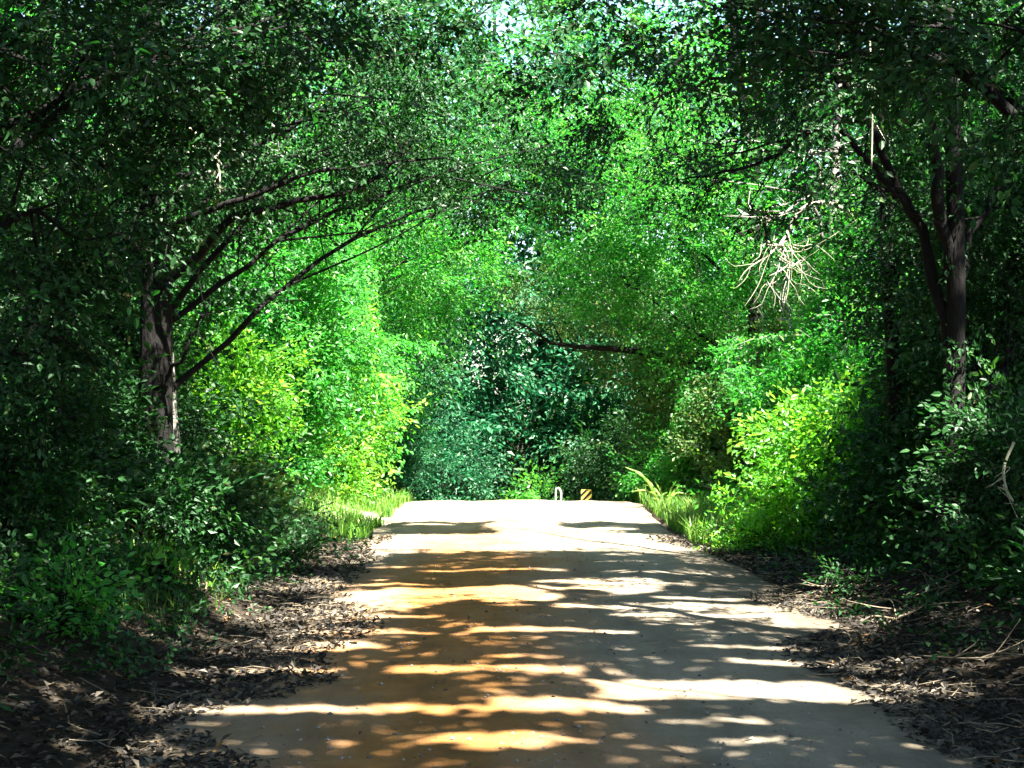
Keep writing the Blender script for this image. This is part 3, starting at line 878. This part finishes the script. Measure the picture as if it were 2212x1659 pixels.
# ------------------------------------------------------------------ shrubs
def shrub(label, foot, blobs, leafm, kind, seed, group=None, shift=0.0, six=True, cut=dict(zlow=2.4, zgap=5.6, gap_keep=0.3), scale=1.0, dens=1.4, cat='shrub', name='shrub', bark=None):
    r = np.random.default_rng(seed)
    F = np.array([foot[0], foot[1], float(ground_h(foot[0], foot[1]))])
    root = empty(name, F, label, cat, group)
    C, FW = [], []
    for c, rd, ns in blobs:
        p, fw = blob_points(r, c, rd, int(ns * dens))
        fw[:, 2] += 0.35
        C.append(p); FW.append(fw)
        for k in range(3):
            e = np.array(c) - F + r.normal(0, 0.3, 3) * np.array(rd)
            st = np.array([r.normal(0, 0.06), r.normal(0, 0.06), -0.06])
            md = st * 0.45 + e * 0.55 + np.array([0, 0, 0.15])
            tb = Tubes(); tb.add(curve_pts([st, md, e], 8, 0.02, r), taper(0.018, 0.005, 8), 5)
            for j in range(4):
                q0 = md * r.uniform(0.6, 1.1)
                e2 = p[r.integers(0, len(p))] - F
                tb.add(curve_pts([md, (md + e2) / 2 + r.normal(0, 0.05, 3), e2], 5), taper(0.008, 0.003, 5), 4)
            obj('stem', tb.mesh('stem', bark or BARK_DARK), root)
    me = leaf_mesh('foliage', LEAF[leafm], BARK_DARK, np.concatenate(C), np.concatenate(FW), kind, r, cut, shift, six, scale=scale)
    me.transform(__import__('mathutils').Matrix.Translation(-Vector(F)))
    tag(obj('foliage', me, root), kind='stuff')
    return root


SH = [
    ('yellow green bush glowing in the sun beside the pale trunk on the left', (-4.3, 21.3), [B(450, 860, 21.2, 0.75, 0.7, 0.75, 420), B(430, 960, 21.0, 0.7, 0.7, 0.6, 280), B(500, 900, 21.4, 0.6, 0.6, 0.7, 260)], 'lime', 0.2),
    ('deep green bush right of the yellow green one on the left bank', (-3.9, 23.2), [B(570, 950, 23.0, 0.9, 0.8, 0.8, 420), B(600, 840, 23.4, 0.8, 0.7, 0.7, 300), B(520, 1020, 22.6, 0.6, 0.6, 0.45, 200), B(590, 720, 22.8, 0.9, 0.6, 0.9, 260)], 'mid', 0.1),
    ('brightest bush of the left bank, its arching sprays nearly white with sun', (-3.5, 26.2), [B(690, 960, 26.0, 0.9, 0.8, 0.9, 430), B(740, 870, 26.3, 0.9, 0.8, 0.8, 330), B(680, 1030, 25.6, 0.7, 0.6, 0.45, 240), B(720, 750, 26.0, 0.9, 0.7, 0.9, 280)], 'lime', 0.3),
    ('blue green bush at the left corner of the crest', (-3.4, 31.5), [B(800, 980, 31.0, 0.9, 0.9, 1.1, 380), B(770, 880, 31.2, 0.9, 0.9, 1.0, 280)], 'teal', 0.25),
    ('low straw coloured bush under the pale trunk on the left', (-3.6, 19.4), [B(460, 1075, 19.2, 0.55, 0.5, 0.35, 190), B(500, 1110, 19.4, 0.5, 0.4, 0.28, 150)], 'olive', 0.35),
    ('brown green vine thicket on the right between grey trunk and crest', (4.0, 26.4), [B(1640, 1000, 26.2, 0.9, 0.8, 0.9, 380), B(1650, 870, 26.5, 0.8, 0.7, 0.9, 300), B(1560, 960, 27.5, 0.7, 0.7, 0.9, 260), B(1620, 720, 26.0, 0.9, 0.7, 0.9, 260)], 'olive', 0.15),
    ('yellow lit bush on the right at the foot of the dark wood', (4.3, 19.5), [B(1800, 960, 19.4, 0.5, 0.5, 0.45, 240), B(1770, 1030, 19.2, 0.75, 0.6, 0.5, 330), B(1740, 1080, 19.0, 0.6, 0.5, 0.35, 190)], 'lime', 0.1),
    ('round green bush in front of the grey trunk on the right', (5.0, 22.3), [B(1850, 830, 22.2, 0.9, 0.8, 0.8, 420), B(1740, 860, 22.5, 0.8, 0.7, 0.8, 330), B(1900, 920, 22.0, 0.7, 0.7, 0.7, 260), B(1870, 680, 23.0, 0.7, 0.6, 0.8, 240)], 'mid', 0.1),
    ('bright green bush beside the vine clad tree at the right of the crest', (3.5, 28.4), [B(1590, 880, 28.0, 0.6, 0.6, 0.8, 240), B(1450, 1010, 28.8, 0.7, 0.6, 0.6, 260), B(1530, 1010, 28.0, 0.7, 0.6, 0.55, 240)], 'mid', 0.2),
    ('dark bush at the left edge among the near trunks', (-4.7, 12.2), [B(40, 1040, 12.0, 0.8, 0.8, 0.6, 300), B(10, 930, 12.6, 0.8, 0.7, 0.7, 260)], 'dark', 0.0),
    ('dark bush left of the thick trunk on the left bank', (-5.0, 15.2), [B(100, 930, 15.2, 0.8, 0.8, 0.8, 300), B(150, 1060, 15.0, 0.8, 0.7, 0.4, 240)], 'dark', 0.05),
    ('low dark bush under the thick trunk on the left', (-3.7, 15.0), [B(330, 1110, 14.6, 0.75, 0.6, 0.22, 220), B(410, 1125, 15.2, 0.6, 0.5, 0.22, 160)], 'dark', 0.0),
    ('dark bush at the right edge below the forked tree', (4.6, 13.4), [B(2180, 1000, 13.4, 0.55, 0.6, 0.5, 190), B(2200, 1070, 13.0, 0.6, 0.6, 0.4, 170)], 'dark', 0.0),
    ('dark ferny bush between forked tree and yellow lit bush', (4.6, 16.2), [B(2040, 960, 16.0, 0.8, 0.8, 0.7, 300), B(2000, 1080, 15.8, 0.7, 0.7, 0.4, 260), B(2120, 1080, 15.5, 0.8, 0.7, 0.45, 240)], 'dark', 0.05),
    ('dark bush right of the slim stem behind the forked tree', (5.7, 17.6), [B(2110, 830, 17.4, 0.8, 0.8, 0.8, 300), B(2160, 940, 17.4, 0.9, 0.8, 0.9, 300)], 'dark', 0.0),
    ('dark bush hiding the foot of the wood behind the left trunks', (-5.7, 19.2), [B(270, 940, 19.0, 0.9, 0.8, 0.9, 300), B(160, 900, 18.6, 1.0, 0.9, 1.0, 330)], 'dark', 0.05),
    ('teal bush in front of the far wood left of its dark hollow', (-2.4, 43.5), [B(960, 1030, 42.5, 1.0, 0.8, 0.9, 260), B(890, 1000, 43, 0.9, 0.8, 0.9, 220)], 'teal', 0.0),
    ('small light green bush beside the white stakes beyond the crest', (0.95, 44.6), [B(1165, 1075, 44.5, 0.28, 0.3, 0.25, 60)], 'mid', 0.3),
    ('dark bush behind the striped marker beyond the crest', (3.4, 46.0), [B(1320, 1020, 45.5, 1.1, 0.8, 1.0, 260), B(1400, 1000, 45, 1.0, 0.8, 1.2, 240)], 'dark', 0.1),
    ('dark bush under the hollow of the far wood', (0.6, 50.0), [B(1080, 1040, 49.5, 1.8, 0.8, 0.9, 260), B(1200, 990, 49.5, 1.2, 0.8, 1.0, 200)], 'dark', -0.1),
]
for i, (lab, ft, bl, lm, sh) in enumerate(SH):
    shrub(lab, ft, bl, lm, 'fine' if ft[1] < 40 else 'mid', 600 + i, shift=sh, six=ft[1] < 14, dens=1.0, scale=0.78 if ft[1] < 14 else (1.0 if ft[1] < 30 else 1.3))
for i, (dx, dy, Y_, w, h, n, lm, lab) in enumerate([
    (60, 1275, 12.2, 0.45, 0.22, 120, 'mid', 'leafy weed on the left bank, topmost of the two at the picture edge'),
    (110, 1430, 10.4, 0.42, 0.14, 110, 'mid', 'leafy weed in the dry leaves nearest the camera on the left'),
    (330, 1315, 13.0, 0.28, 0.14, 70, 'mid', 'small weed at the foot of the left bank beside the dry leaves'),
    (560, 1195, 17.2, 0.75, 0.16, 170, 'dark', 'dark weed patch on the left verge below the sunny grass'),
    (1830, 1255, 14.6, 0.24, 0.12, 34, 'dark', 'pale weed standing over the dead twigs on the right'),
    (1640, 1175, 19.2, 0.45, 0.12, 110, 'lime', 'sunlit weed at the right road edge where the shade begins'),
]):
    p = at(dx, dy, Y_)
    z = float(ground_h(p[0], p[1])) + h * 0.6
    shrub(lab, (p[0], p[1]), [((p[0], p[1], z), (w, w * 0.8, h), n)], lm, 'tiny', 650 + i, shift=0.2, dens=1.0, cat='weed', name='weed', scale=1.15)

# ------------------------------------------------------------------ undergrowth, grass, dry leaves (nobody could count these)
def on_bank(r, n, x0, x1, y0, y1, pw=1.0):
    y = r.uniform(y0, y1, n)
    x = x0 + (x1 - x0) * r.random(n) ** pw
    return x, y


def undergrowth(label, x0, x1, y0, y1, n, lm, seed, kind='fine', hgt=0.45, shift=0.0, six=False):
    r = np.random.default_rng(seed)
    x, y = on_bank(r, n, x0, x1, y0, y1, 0.8)
    k = vnoise(x * 0.8, y * 0.8, seed) > 0.25
    x, y = x[k], y[k]
    edge = smooth01(0, 1.2, np.abs(x - x0))
    z = ground_h(x, y) + r.random(len(x)) ** 1.5 * hgt * (0.25 + 0.75 * edge)
    a = r.uniform(0, 6.28, len(x))
    f = np.stack([np.cos(a), np.sin(a), r.uniform(0.0, 1.1, len(x))], 1)
    me = leaf_mesh('undergrowth', LEAF[lm], BARK_DARK, np.stack([x, y, z], 1), f, kind, r, None, shift, six)
    o = obj('undergrowth', me)
    tag(o, label, 'undergrowth', kind='stuff')


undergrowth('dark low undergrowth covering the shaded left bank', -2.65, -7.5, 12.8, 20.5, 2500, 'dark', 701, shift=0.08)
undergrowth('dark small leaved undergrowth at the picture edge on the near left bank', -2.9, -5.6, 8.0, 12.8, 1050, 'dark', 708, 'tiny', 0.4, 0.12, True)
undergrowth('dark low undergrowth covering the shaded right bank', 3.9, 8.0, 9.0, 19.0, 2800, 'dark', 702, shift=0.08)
undergrowth('sunlit green undergrowth on the left bank in the clearing', -3.3, -6.5, 20.0, 34.0, 1700, 'mid', 703, shift=0.15)
undergrowth('sunlit green undergrowth on the right bank in the clearing', 3.2, 7.0, 18.5, 34.0, 1700, 'mid', 704, shift=0.15)
undergrowth('dark undergrowth on the floor of the far wood', -14, 14, 48.6, 62, 1900, 'dark', 705, 'big', 0.9)


undergrowth('small weeds creeping through the dry leaves of the left verge', -2.3, -4.2, 9.5, 20.0, 420, 'dark', 706, 'tiny', 0.06)
undergrowth('small weeds creeping through the dry leaves of the right verge', 3.0, 4.8, 10.5, 19.5, 320, 'dark', 707, 'tiny', 0.06)


def grass(label, n, x0, x1, y0, y1, h0, h1, seed, pw=1.0, thr=0.35):
    r = np.random.default_rng(seed)
    x, y = on_bank(r, n, x0, x1, y0, y1, pw)
    k = vnoise(x * 1.1, y * 0.9, seed) > thr
    x, y = x[k], y[k]; n = len(x)
    b = np.stack([x, y, ground_h(x, y) - 0.01], 1)
    h = r.uniform(h0, h1, n) * (0.5 + vnoise(x * 0.7, y * 0.7, seed + 1))
    a = r.uniform(0, 6.28, n)
    lean = np.stack([np.cos(a), np.sin(a), np.zeros(n)], 1) * r.uniform(0.15, 0.75, n)[:, None]
    w = np.stack([-np.sin(a), np.cos(a), np.zeros(n)], 1) * r.uniform(0.004, 0.009, n)[:, None]
    up = np.array([0, 0, 1.0])
    m1 = b + (up * 0.55 + lean * 0.25) * h[:, None]
    tp = b + (up * 0.85 + lean * 0.95) * h[:, None]
    V = np.stack([b - w, b + w, m1 + w * 0.8, m1 - w * 0.8, tp], 1).reshape(-1, 3)
    o = np.arange(n)[:, None] * 5
    me = mesh_np('grass', V, [o + np.array([0, 1, 2, 3]), o + np.array([3, 2, 4])], GRASS, np.repeat(np.clip(r.normal(0.40, 0.27, n), 0, 1), 5))
    tag(obj('grass', me), label, 'grass', kind='stuff')


grass('sunlit grass on the left verge at the clearing', 11000, -1.95, -4.6, 20.0, 30.5, 0.10, 0.32, 711, 1.1, 0.22)
grass('sunlit bright grass slope on the right verge at the clearing', 10000, 2.35, 5.0, 18.4, 30.5, 0.12, 0.42, 712, 1.2, 0.25)
grass('sparse shaded grass along the foot of the left bank', 5000, -2.6, -5.0, 11.0, 20.0, 0.08, 0.22, 713, 1.0, 0.5)


def litter(label, name, n, fx, y0, y1, seed, s0=0.03, s1=0.085, matl=LITTER):
    r = np.random.default_rng(seed)
    y = y0 + (y1 - y0) * r.random(n) ** 1.25
    x = fx(r, y, n)
    inr = (x > 0.12 - road_half(y, 0)) & (x < 0.12 + road_half(y, 1))
    z = np.where(inr, road_h(x, y), ground_h(x, y)) + 0.006 + 0.03 * r.random(n) ** 2 * (~inr)
    b = np.stack([x, y, z], 1)
    nn = unit(np.stack([r.normal(0, 0.3, n), r.normal(0, 0.3, n), np.ones(n)], 1))
    a = r.uniform(0, 6.28, n)
    d = np.stack([np.cos(a), np.sin(a), np.zeros(n)], 1)
    d = unit(d - nn * np.sum(d * nn, 1, keepdims=True)); sd = np.cross(nn, d)
    L1 = r.uniform(s0, s1, n)[:, None]; W1 = L1 * r.uniform(0.35, 0.6, n)[:, None]
    curl = r.uniform(0.0, 0.35, n)[:, None] * L1
    V = np.stack([b, b + d * L1 * 0.45 + sd * W1 * 0.5 + nn * curl, b + d * L1 + nn * curl * 0.7, b + d * L1 * 0.45 - sd * W1 * 0.5 + nn * curl], 1).reshape(-1, 3)
    o = np.arange(n)[:, None] * 4
    me = mesh_np(name, V, np.concatenate([o + np.array([0, 1, 2]), o + np.array([0, 2, 3])]), matl, np.repeat(np.clip(r.beta(1.3, 2.2, n) + (r.random(n) < 0.03) * 0.5, 0, 1), 4))
    tag(obj(name, me), label, 'leaf litter', kind='stuff')


def left_edge(r, y, n):
    return 0.12 - road_half(y, 0) + 0.9 * vnoise(y * 0.8, y * 0, 61) - r.gamma(1.8, 0.62, n) + 0.3


def right_edge(r, y, n):
    return 0.12 + road_half(y, 1) - 0.9 * vnoise(y * 0.7, y * 0, 62) + r.gamma(1.8, 0.6, n) - 0.1


litter('brown dry leaves banked along the left road edge', 'leaf_litter', 17000, left_edge, 5.5, 20.5, 721)
litter('brown dry leaves banked along the right road edge', 'leaf_litter', 20000, right_edge, 5.5, 21, 722)
litter('few small dry leaves blown across the road', 'leaf_litter', 420, lambda r, y, n: r.uniform(-2.0, 2.2, n), 6, 26, 723, 0.015, 0.045)

def sticks(label, n, fx, y0, y1, seed):
    r = np.random.default_rng(seed)
    tb = Tubes()
    y = r.uniform(y0, y1, n); x = fx(r, y, n)
    for i in range(n):
        a = r.uniform(0, 6.28); L_ = r.uniform(0.08, 0.38)
        p = [np.array([x[i] + math.cos(a) * L_ * f + r.normal(0, 0.01), y[i] + math.sin(a) * L_ * f + r.normal(0, 0.01), 0]) for f in (0, 0.5, 1)]
        for q_ in p: q_[2] = max(float(ground_h(q_[0], q_[1])), float(base_h(q_[1]))) + 0.025 + r.uniform(0, 0.03)
        tb.add(p, [0.004, 0.0035, 0.002], 4)
    tag(obj('twig_litter', tb.mesh('twig_litter', TWIG_LITTER)), label, 'twigs', kind='stuff')


sticks('small dry twigs among the leaves of the left verge', 320, left_edge, 7, 20, 724)
sticks('small dry twigs among the leaves of the right verge', 420, right_edge, 7, 20, 725)

# ------------------------------------------------------------------ stones on the road
def pebbles(n, seed):
    r = np.random.default_rng(seed)
    y = 5.5 + 20 * r.random(n) ** 1.6
    x = r.normal(0.1, 1.3, n)
    s = 0.004 + 0.014 * r.random(n) ** 4
    ico = np.array([(1, 0, 0), (-1, 0, 0), (0, 1, 0), (0, -1, 0), (0, 0, 0.7), (0, 0, -0.7)])
    V = ico[None] * s[:, None, None] * r.uniform(0.7, 1.3, (n, 6, 1)) + np.stack([x, y, road_h(x, y) + s * 0.3], 1)[:, None]
    f = np.array([(0, 2, 4), (2, 1, 4), (1, 3, 4), (3, 0, 4), (2, 0, 5), (1, 2, 5), (3, 1, 5), (0, 3, 5)])
    F = (np.arange(n)[:, None, None] * 6 + f[None]).reshape(-1, 3)
    m = tint_mat('pebble', [(0, (0.06, 0.05, 0.04)), (0.6, (0.22, 0.19, 0.15)), (1, (0.24, 0.21, 0.17))], 0.9)
    tag(obj('pebbles', mesh_np('pebbles', V.reshape(-1, 3), F, m, np.repeat(r.random(n), 6))), 'small pebbles scattered over the dirt road', 'pebbles', kind='stuff')


pebbles(4200, 731)

# ------------------------------------------------------------------ long grass tufts at the crest
def tuft(label, foot, blades, seed):
    r = np.random.default_rng(seed)
    F = np.array([foot[0], foot[1], float(ground_h(*foot))])
    root = empty('grass_tuft', F, label, 'grass tuft')
    for tipv, w in blades:
        tipv = np.array(tipv, float)
        st = np.array([r.normal(0, 0.05), r.normal(0, 0.05), -0.02])
        md = st * 0.5 + tipv * 0.5 + np.array([0, 0, 0.28 * np.linalg.norm(tipv[:2]) + 0.03])
        c = curve_pts([st, md, tipv], 9)
        tn = unit(np.gradient(c, axis=0)); sd = unit(np.cross(tn, np.array([0.2, -1, 0.25])))
        ww = w * np.sin(np.linspace(0.5, 3.0, 9))[:, None]
        V = np.concatenate([c - sd * ww, c + np.cross(sd, tn) * ww * 0.5, c + sd * ww])
        i = np.arange(8)
        q_ = np.concatenate([np.stack([i, i + 1, i + 10, i + 9], 1), np.stack([i + 9, i + 10, i + 19, i + 18], 1)])
        obj('blade', mesh_np('blade', V, q_, GRASS, np.full(len(V), r.uniform(0.6, 0.95)), smooth=True), root)


r_ = np.random.default_rng(5)
tuft('clump of long pointed grass blades leaning over the road at the right of the crest', (2.55, 25.6),
     [((-0.62, 0.0, 0.74), 0.022), ((-0.45, -0.1, 0.66), 0.02), ((-0.30, 0.1, 0.58), 0.02), ((-0.12, -0.1, 0.5), 0.018), ((0.25, 0, 0.5), 0.018), ((0.42, 0.1, 0.42), 0.018)]
     + [((r_.normal(0, 0.3), r_.normal(0, 0.2), r_.uniform(0.2, 0.45)), 0.014) for _ in range(12)], 741)
tuft('arching grass clump drooping over the road at the left of the crest', (-2.75, 27.6),
     [((0.75, 0.0, 0.40), 0.022), ((0.62, -0.1, 0.50), 0.02), ((0.40, 0.1, 0.52), 0.02), ((-0.35, -0.1, 0.45), 0.018), ((0.2, 0, 0.6), 0.018)]
     + [((r_.normal(0.1, 0.35), r_.normal(0, 0.2), r_.uniform(0.2, 0.45)), 0.014) for _ in range(12)], 742)

# ------------------------------------------------------------------ dead branch, hanging vines, fallen twigs
def woody(name, label, cat, stems, twigs, matl, group=None, twig_name='twig'):
    """stems, twigs: (points, r0, r1); each its own part"""
    F = np.array(stems[0][0][0], float)
    root = empty(name, F, label, cat, group)
    for nm, ls, nn in (('stem', stems, 20), (twig_name, twigs, 10)):
        for ctrl, a, b in ls:
            tb = Tubes(); tb.add(curve_pts(np.array(ctrl) - F, nn), taper(a, b, nn), 6)
            obj(nm, tb.mesh(nm, matl), root)


r_ = np.random.default_rng(77)
YD = 22.0
tw = [(P((1682, 530, YD), (1656, 519, YD), (1653, 496, YD - .1), (1669, 465, YD - .1)), 0.016, 0.006),
      (P((1700, 500, YD), (1704, 515, YD - .1), (1684, 532, YD - .1)), 0.016, 0.012),
      (P((1690, 525, YD), (1704, 555, YD - .2), (1706, 577, YD - .2), (1703, 624, YD - .2), (1695, 660, YD - .2)), 0.014, 0.004),
      (P((1682, 530, YD), (1700, 556, YD - .1), (1727, 530, YD - .3), (1746, 510, YD - .4)), 0.013, 0.004),
      (P((1682, 530, YD), (1660, 552, YD - .1), (1637, 566, YD - .3), (1611, 585, YD - .4), (1592, 614, YD - .4)), 0.014, 0.005),
      (P((1690, 540, YD), (1706, 575, YD), (1735, 560, YD + .1), (1748, 575, YD + .1), (1744, 590, YD + .1)), 0.010, 0.004),
      (P((1704, 570, YD), (1689, 583, YD - .2), (1662, 596, YD - .3)), 0.012, 0.004),
      (P((1660, 550, YD), (1642, 575, YD), (1642, 600, YD)), 0.010, 0.004),
      (P((1700, 440, YD), (1665, 448, YD - .2), (1656, 466, YD - .2), (1633, 485, YD - .3)), 0.010, 0.004)]
hub = at(1684, 532, YD - 0.1)
for k in range(20):
    a = r_.uniform(-2.9, 0.3)
    q_ = hub + r_.normal(0, 0.12, 3)
    pts_ = [q_]
    L_ = r_.uniform(0.10, 0.22)
    for j in range(5):
        a += r_.normal(0, 0.55)
        q_ = q_ + np.array([math.cos(a) * L_, r_.normal(-0.03, 0.07), math.sin(a) * L_ - 0.03])
        pts_.append(q_)
    tw.append((pts_, 0.0065, 0.002))
woody('dead_branch', 'bleached dead branch hanging in an arch on the right, splayed into thin bare twigs', 'branch',
      [(P((1885, 560, YD + 2.6), (1862, 500, YD + 1.2), (1840, 462, YD + .2), (1813, 446, YD + .1), (1783, 437, YD), (1749, 442, YD), (1729, 455, YD), (1714, 476, YD), (1700, 508, YD), (1682, 532, YD - .1)), 0.03, 0.026)], tw, DEADWOOD)


def vine(label, pts, r0=0.012, matl=VINE_PALE, hairs=4, seed=0):
    r = np.random.default_rng(seed)
    c = curve_pts(pts, 10)
    tws = []
    for k in range(hairs):
        q0 = c[r.integers(2, 9)]
        tws.append(([q0, q0 + r.normal(0, 0.06, 3), q0 + r.normal(0, 0.12, 3) + np.array([0, 0, -0.1])], r0 * 0.4, 0.002))
    woody('hanging_vine', label, 'vine', [(pts, r0, r0 * 0.7)], tws, matl, None, 'tendril')


vine('pale straight vine hanging from the top in front of the forked tree', P((1878, -30, 13.2), (1881, 80, 13.2), (1886, 230, 13.2), (1884, 360, 13.2)), 0.010, seed=1)
vine('pale vine bent like a hook over the long left limbs', P((390, 262, 14.4), (425, 290, 14.4), (455, 325, 14.4), (472, 365, 14.4), (474, 420, 14.4)), 0.012, hairs=7, seed=2)
vine('short pale curved vine above the dark left tree fork', P((233, 285, 13.8), (240, 312, 13.8), (270, 330, 13.8)), 0.010, hairs=2, seed=3)
vine('pale looped vine in the darkness at the left edge', P((42, 668, 12.2), (75, 662, 12.2), (98, 690, 12.1), (70, 705, 12.1), (62, 725, 12.2), (80, 740, 12.2)), 0.011, hairs=8, seed=4)
vine('pale crooked vine on the right edge below the fork', P((2190, 955, 12.4), (2168, 1010, 12.4), (2175, 1060, 12.4), (2200, 1100, 12.4)), 0.013, hairs=6, seed=5)
vine('thin dark vine dangling under the left limbs', P((520, 470, 16.2), (515, 540, 16.2), (512, 620, 16.2)), 0.009, BARK_DARK, 2, 6)
vine('thin dark crooked vine dangling left of the lime green tree', P((690, 430, 16.8), (690, 500, 16.8), (702, 560, 16.8), (712, 590, 16.8)), 0.009, BARK_DARK, 2, 7)


def on_ground(x, y, h=0.0):
    return np.array([x, y, float(ground_h(x, y)) + 0.02 + h])


def fallen(label, cx, cy, n, size, seed, matl=TWIG_LITTER, group=None, rad=0.009):
    r = np.random.default_rng(seed)
    a0 = r.uniform(0, 6.28)
    d = np.array([math.cos(a0), math.sin(a0)])
    st = [on_ground(cx - d[0] * size * .5, cy - d[1] * size * .5), on_ground(cx, cy, 0.05), on_ground(cx + d[0] * size * .5 + .05, cy + d[1] * size * .5, 0.10)]
    c = curve_pts(st, 10)
    tws = []
    for k in range(n):
        q0 = c[r.integers(1, 10)]
        a = r.uniform(0, 6.28); L_ = r.uniform(0.3, 0.75) * size
        x1, y1 = q0[0] + math.cos(a) * L_ * .5, q0[1] + math.sin(a) * L_ * .5
        x2, y2 = q0[0] + math.cos(a + .3) * L_, q0[1] + math.sin(a + .3) * L_
        tws.append(([q0, on_ground(x1, y1, r.uniform(0.02, 0.16)), on_ground(x2, y2, r.uniform(0.0, 0.28))], rad * 0.65, 0.003))
    woody('fallen_branch', label, 'fallen branch', [(st, rad, rad * 0.6)], tws, matl, group)


fallen('heap of pale dead twigs on the dry leaves at the right verge', 3.55, 12.9, 12, 0.85, 801, rad=0.012)
fallen('forked pale stick lying beside the pale twig heap', 4.0, 13.6, 6, 0.8, 802)
fallen('thin dead twig at the right road edge under the dark bank', 3.1, 14.6, 4, 0.55, 803)
fallen('dead crooked branch at the lower right corner of the lane', 3.25, 10.6, 8, 1.0, 804)
fallen('broken twig farther up the right bank above the heap', 4.5, 12.4, 5, 0.7, 805)
fallen('thin dry twig among the weeds at the left edge', -3.9, 11.4, 6, 0.8, 806)
fallen('long dry stick lying on the left bank below the dark bushes', -3.3, 14.2, 4, 1.1, 807)


def sprig(label, x, y, seed):
    r = np.random.default_rng(seed)
    F = np.array([x, y, float(road_h(x, y)) + 0.008])
    root = empty('fallen_sprig', F, label, 'sprig')
    tb = Tubes(); tb.add(curve_pts([(-0.11, 0, 0), (0, 0.02, 0.012), (0.12, 0.01, 0.004)], 6), taper(0.004, 0.002, 6), 5)
    obj('stem', tb.mesh('stem', TWIG_LITTER), root)
    for fx, s in ((-0.09, 1), (-0.05, -1), (0.0, 1), (0.05, -1), (0.09, 1), (0.12, 0)):
        L_ = r.uniform(0.05, 0.075); a = s * 1.0 + r.normal(0, 0.2)
        d = np.array([math.cos(a), math.sin(a), 0.25]); sd = np.array([-d[1], d[0], 0.1]); b = np.array([fx, 0.012, 0.008])
        V = [b, b + d * L_ * .35 + sd * L_ * .26 + (0, 0, .012), b + d * L_ * .75 + sd * L_ * .16, b + d * L_, b + d * L_ * .75 - sd * L_ * .16, b + d * L_ * .35 - sd * L_ * .26 + (0, 0, .012)]
        obj('leaf', mesh_np('leaf', np.array(V), np.array([[0, 1, 2, 3], [0, 3, 4, 5]]), LITTER, np.full(6, r.uniform(0.8, 1.0))), root)


sprig('brown leafy sprig dropped on the sunny bar of road at the right', 2.2, 9.35, 811)

# ------------------------------------------------------------------ striped marker and white stakes beyond the crest
def flat_mat(name, col, rough=0.5):
    return simple_mat(name, [(0.3, tuple(c * 0.85 for c in col)), (0.7, col)], (30, 30, 30), rough)


def box_mesh(name, x0, x1, y0, y1, z0, z1, matl):
    V = np.array([(x, y, z) for x in (x0, x1) for y in (y0, y1) for z in (z0, z1)], float)
    q_ = np.array([(0, 1, 3, 2), (4, 6, 7, 5), (0, 4, 5, 1), (2, 3, 7, 6), (0, 2, 6, 4), (1, 5, 7, 3)])
    return mesh_np(name, V, q_, matl)


YELLOW = flat_mat('marker_yellow', (0.75, 0.58, 0.12))
BLACK = flat_mat('marker_black', (0.012, 0.012, 0.012))
STEEL = flat_mat('post_steel', (0.20, 0.20, 0.19), 0.4)
WHITE = flat_mat('stake_white_dimmed', (0.42, 0.42, 0.36))  # white lowered to grey in place of shade on the stakes
mx, my = 2.15, 43.5
mz = float(ground_h(mx, my))
root = empty('hazard_marker', (mx, my, mz), 'small upright road marker with slanting black and yellow stripes', 'road marker')
ztop = -0.61 - mz
zb = ztop - 0.62
obj('post', box_mesh('post', -0.025, 0.025, 0.008, 0.05, -0.3, ztop - 0.05, STEEL), root)
pn = obj('panel', box_mesh('panel', -0.15, 0.15, -0.006, 0.006, zb, ztop, YELLOW), root)
for k in range(-3, 7):      # slanting stripes, each clipped to the panel
    c0 = zb + 0.02 + k * 0.19
    poly = []
    def clip(poly_, f):
        out = []
        for i in range(len(poly_)):
            a, b = poly_[i], poly_[(i + 1) % len(poly_)]
            fa, fb = f(a), f(b)
            if fa >= 0: out.append(a)
            if fa * fb < 0:
                t_ = fa / (fa - fb); out.append((a[0] + (b[0] - a[0]) * t_, a[1] + (b[1] - a[1]) * t_))
        return out
    poly = [(-0.15, c0), (0.15, c0 + 0.30), (0.15, c0 + 0.395), (-0.15, c0 + 0.095)]
    poly = clip(poly, lambda p_: p_[1] - zb - 0.004)
    if poly: poly = clip(poly, lambda p_: ztop - 0.004 - p_[1])
    if len(poly) < 3: continue
    V = np.array([(p_[0] * 0.99, -0.009, p_[1]) for p_ in poly] + [(p_[0] * 0.99, -0.005, p_[1]) for p_ in poly])
    m_ = len(poly)
    sides_ = np.array([(i, (i + 1) % m_, (i + 1) % m_ + m_, i + m_) for i in range(m_)])
    obj('stripe', mesh_np('stripe', V, [np.arange(m_)[None], sides_], BLACK), pn)
for sx, ht, lean_, lab in ((1.25, 0.0, 0.02, 'upright white stake left of its leaning twin beyond the crest'), (1.40, 0.02, -0.07, 'white stake with its top leaning left beyond the crest')):
    zg = float(ground_h(sx, 43.0))
    zt = -0.55 + ht - zg
    o = empty('white_stake', (sx, 43.0, zg), lab, 'stake', 'white stakes beyond the crest')
    tb = Tubes(); tb.add(curve_pts([(0, 0, -0.2), (0, 0, zt * 0.6), (0, 0, zt - 0.12), (lean_, 0, zt)], 10), taper(0.032, 0.03, 10), 8)
    obj('shaft', tb.mesh('shaft', WHITE), o)
    tb = Tubes(); tb.add([(lean_, 0, zt - 0.01), (lean_ * 1.25, 0, zt + 0.02)], [0.034, 0.028], 8)
    obj('cap', tb.mesh('cap', WHITE), o)
print('TRIS', TRIS)
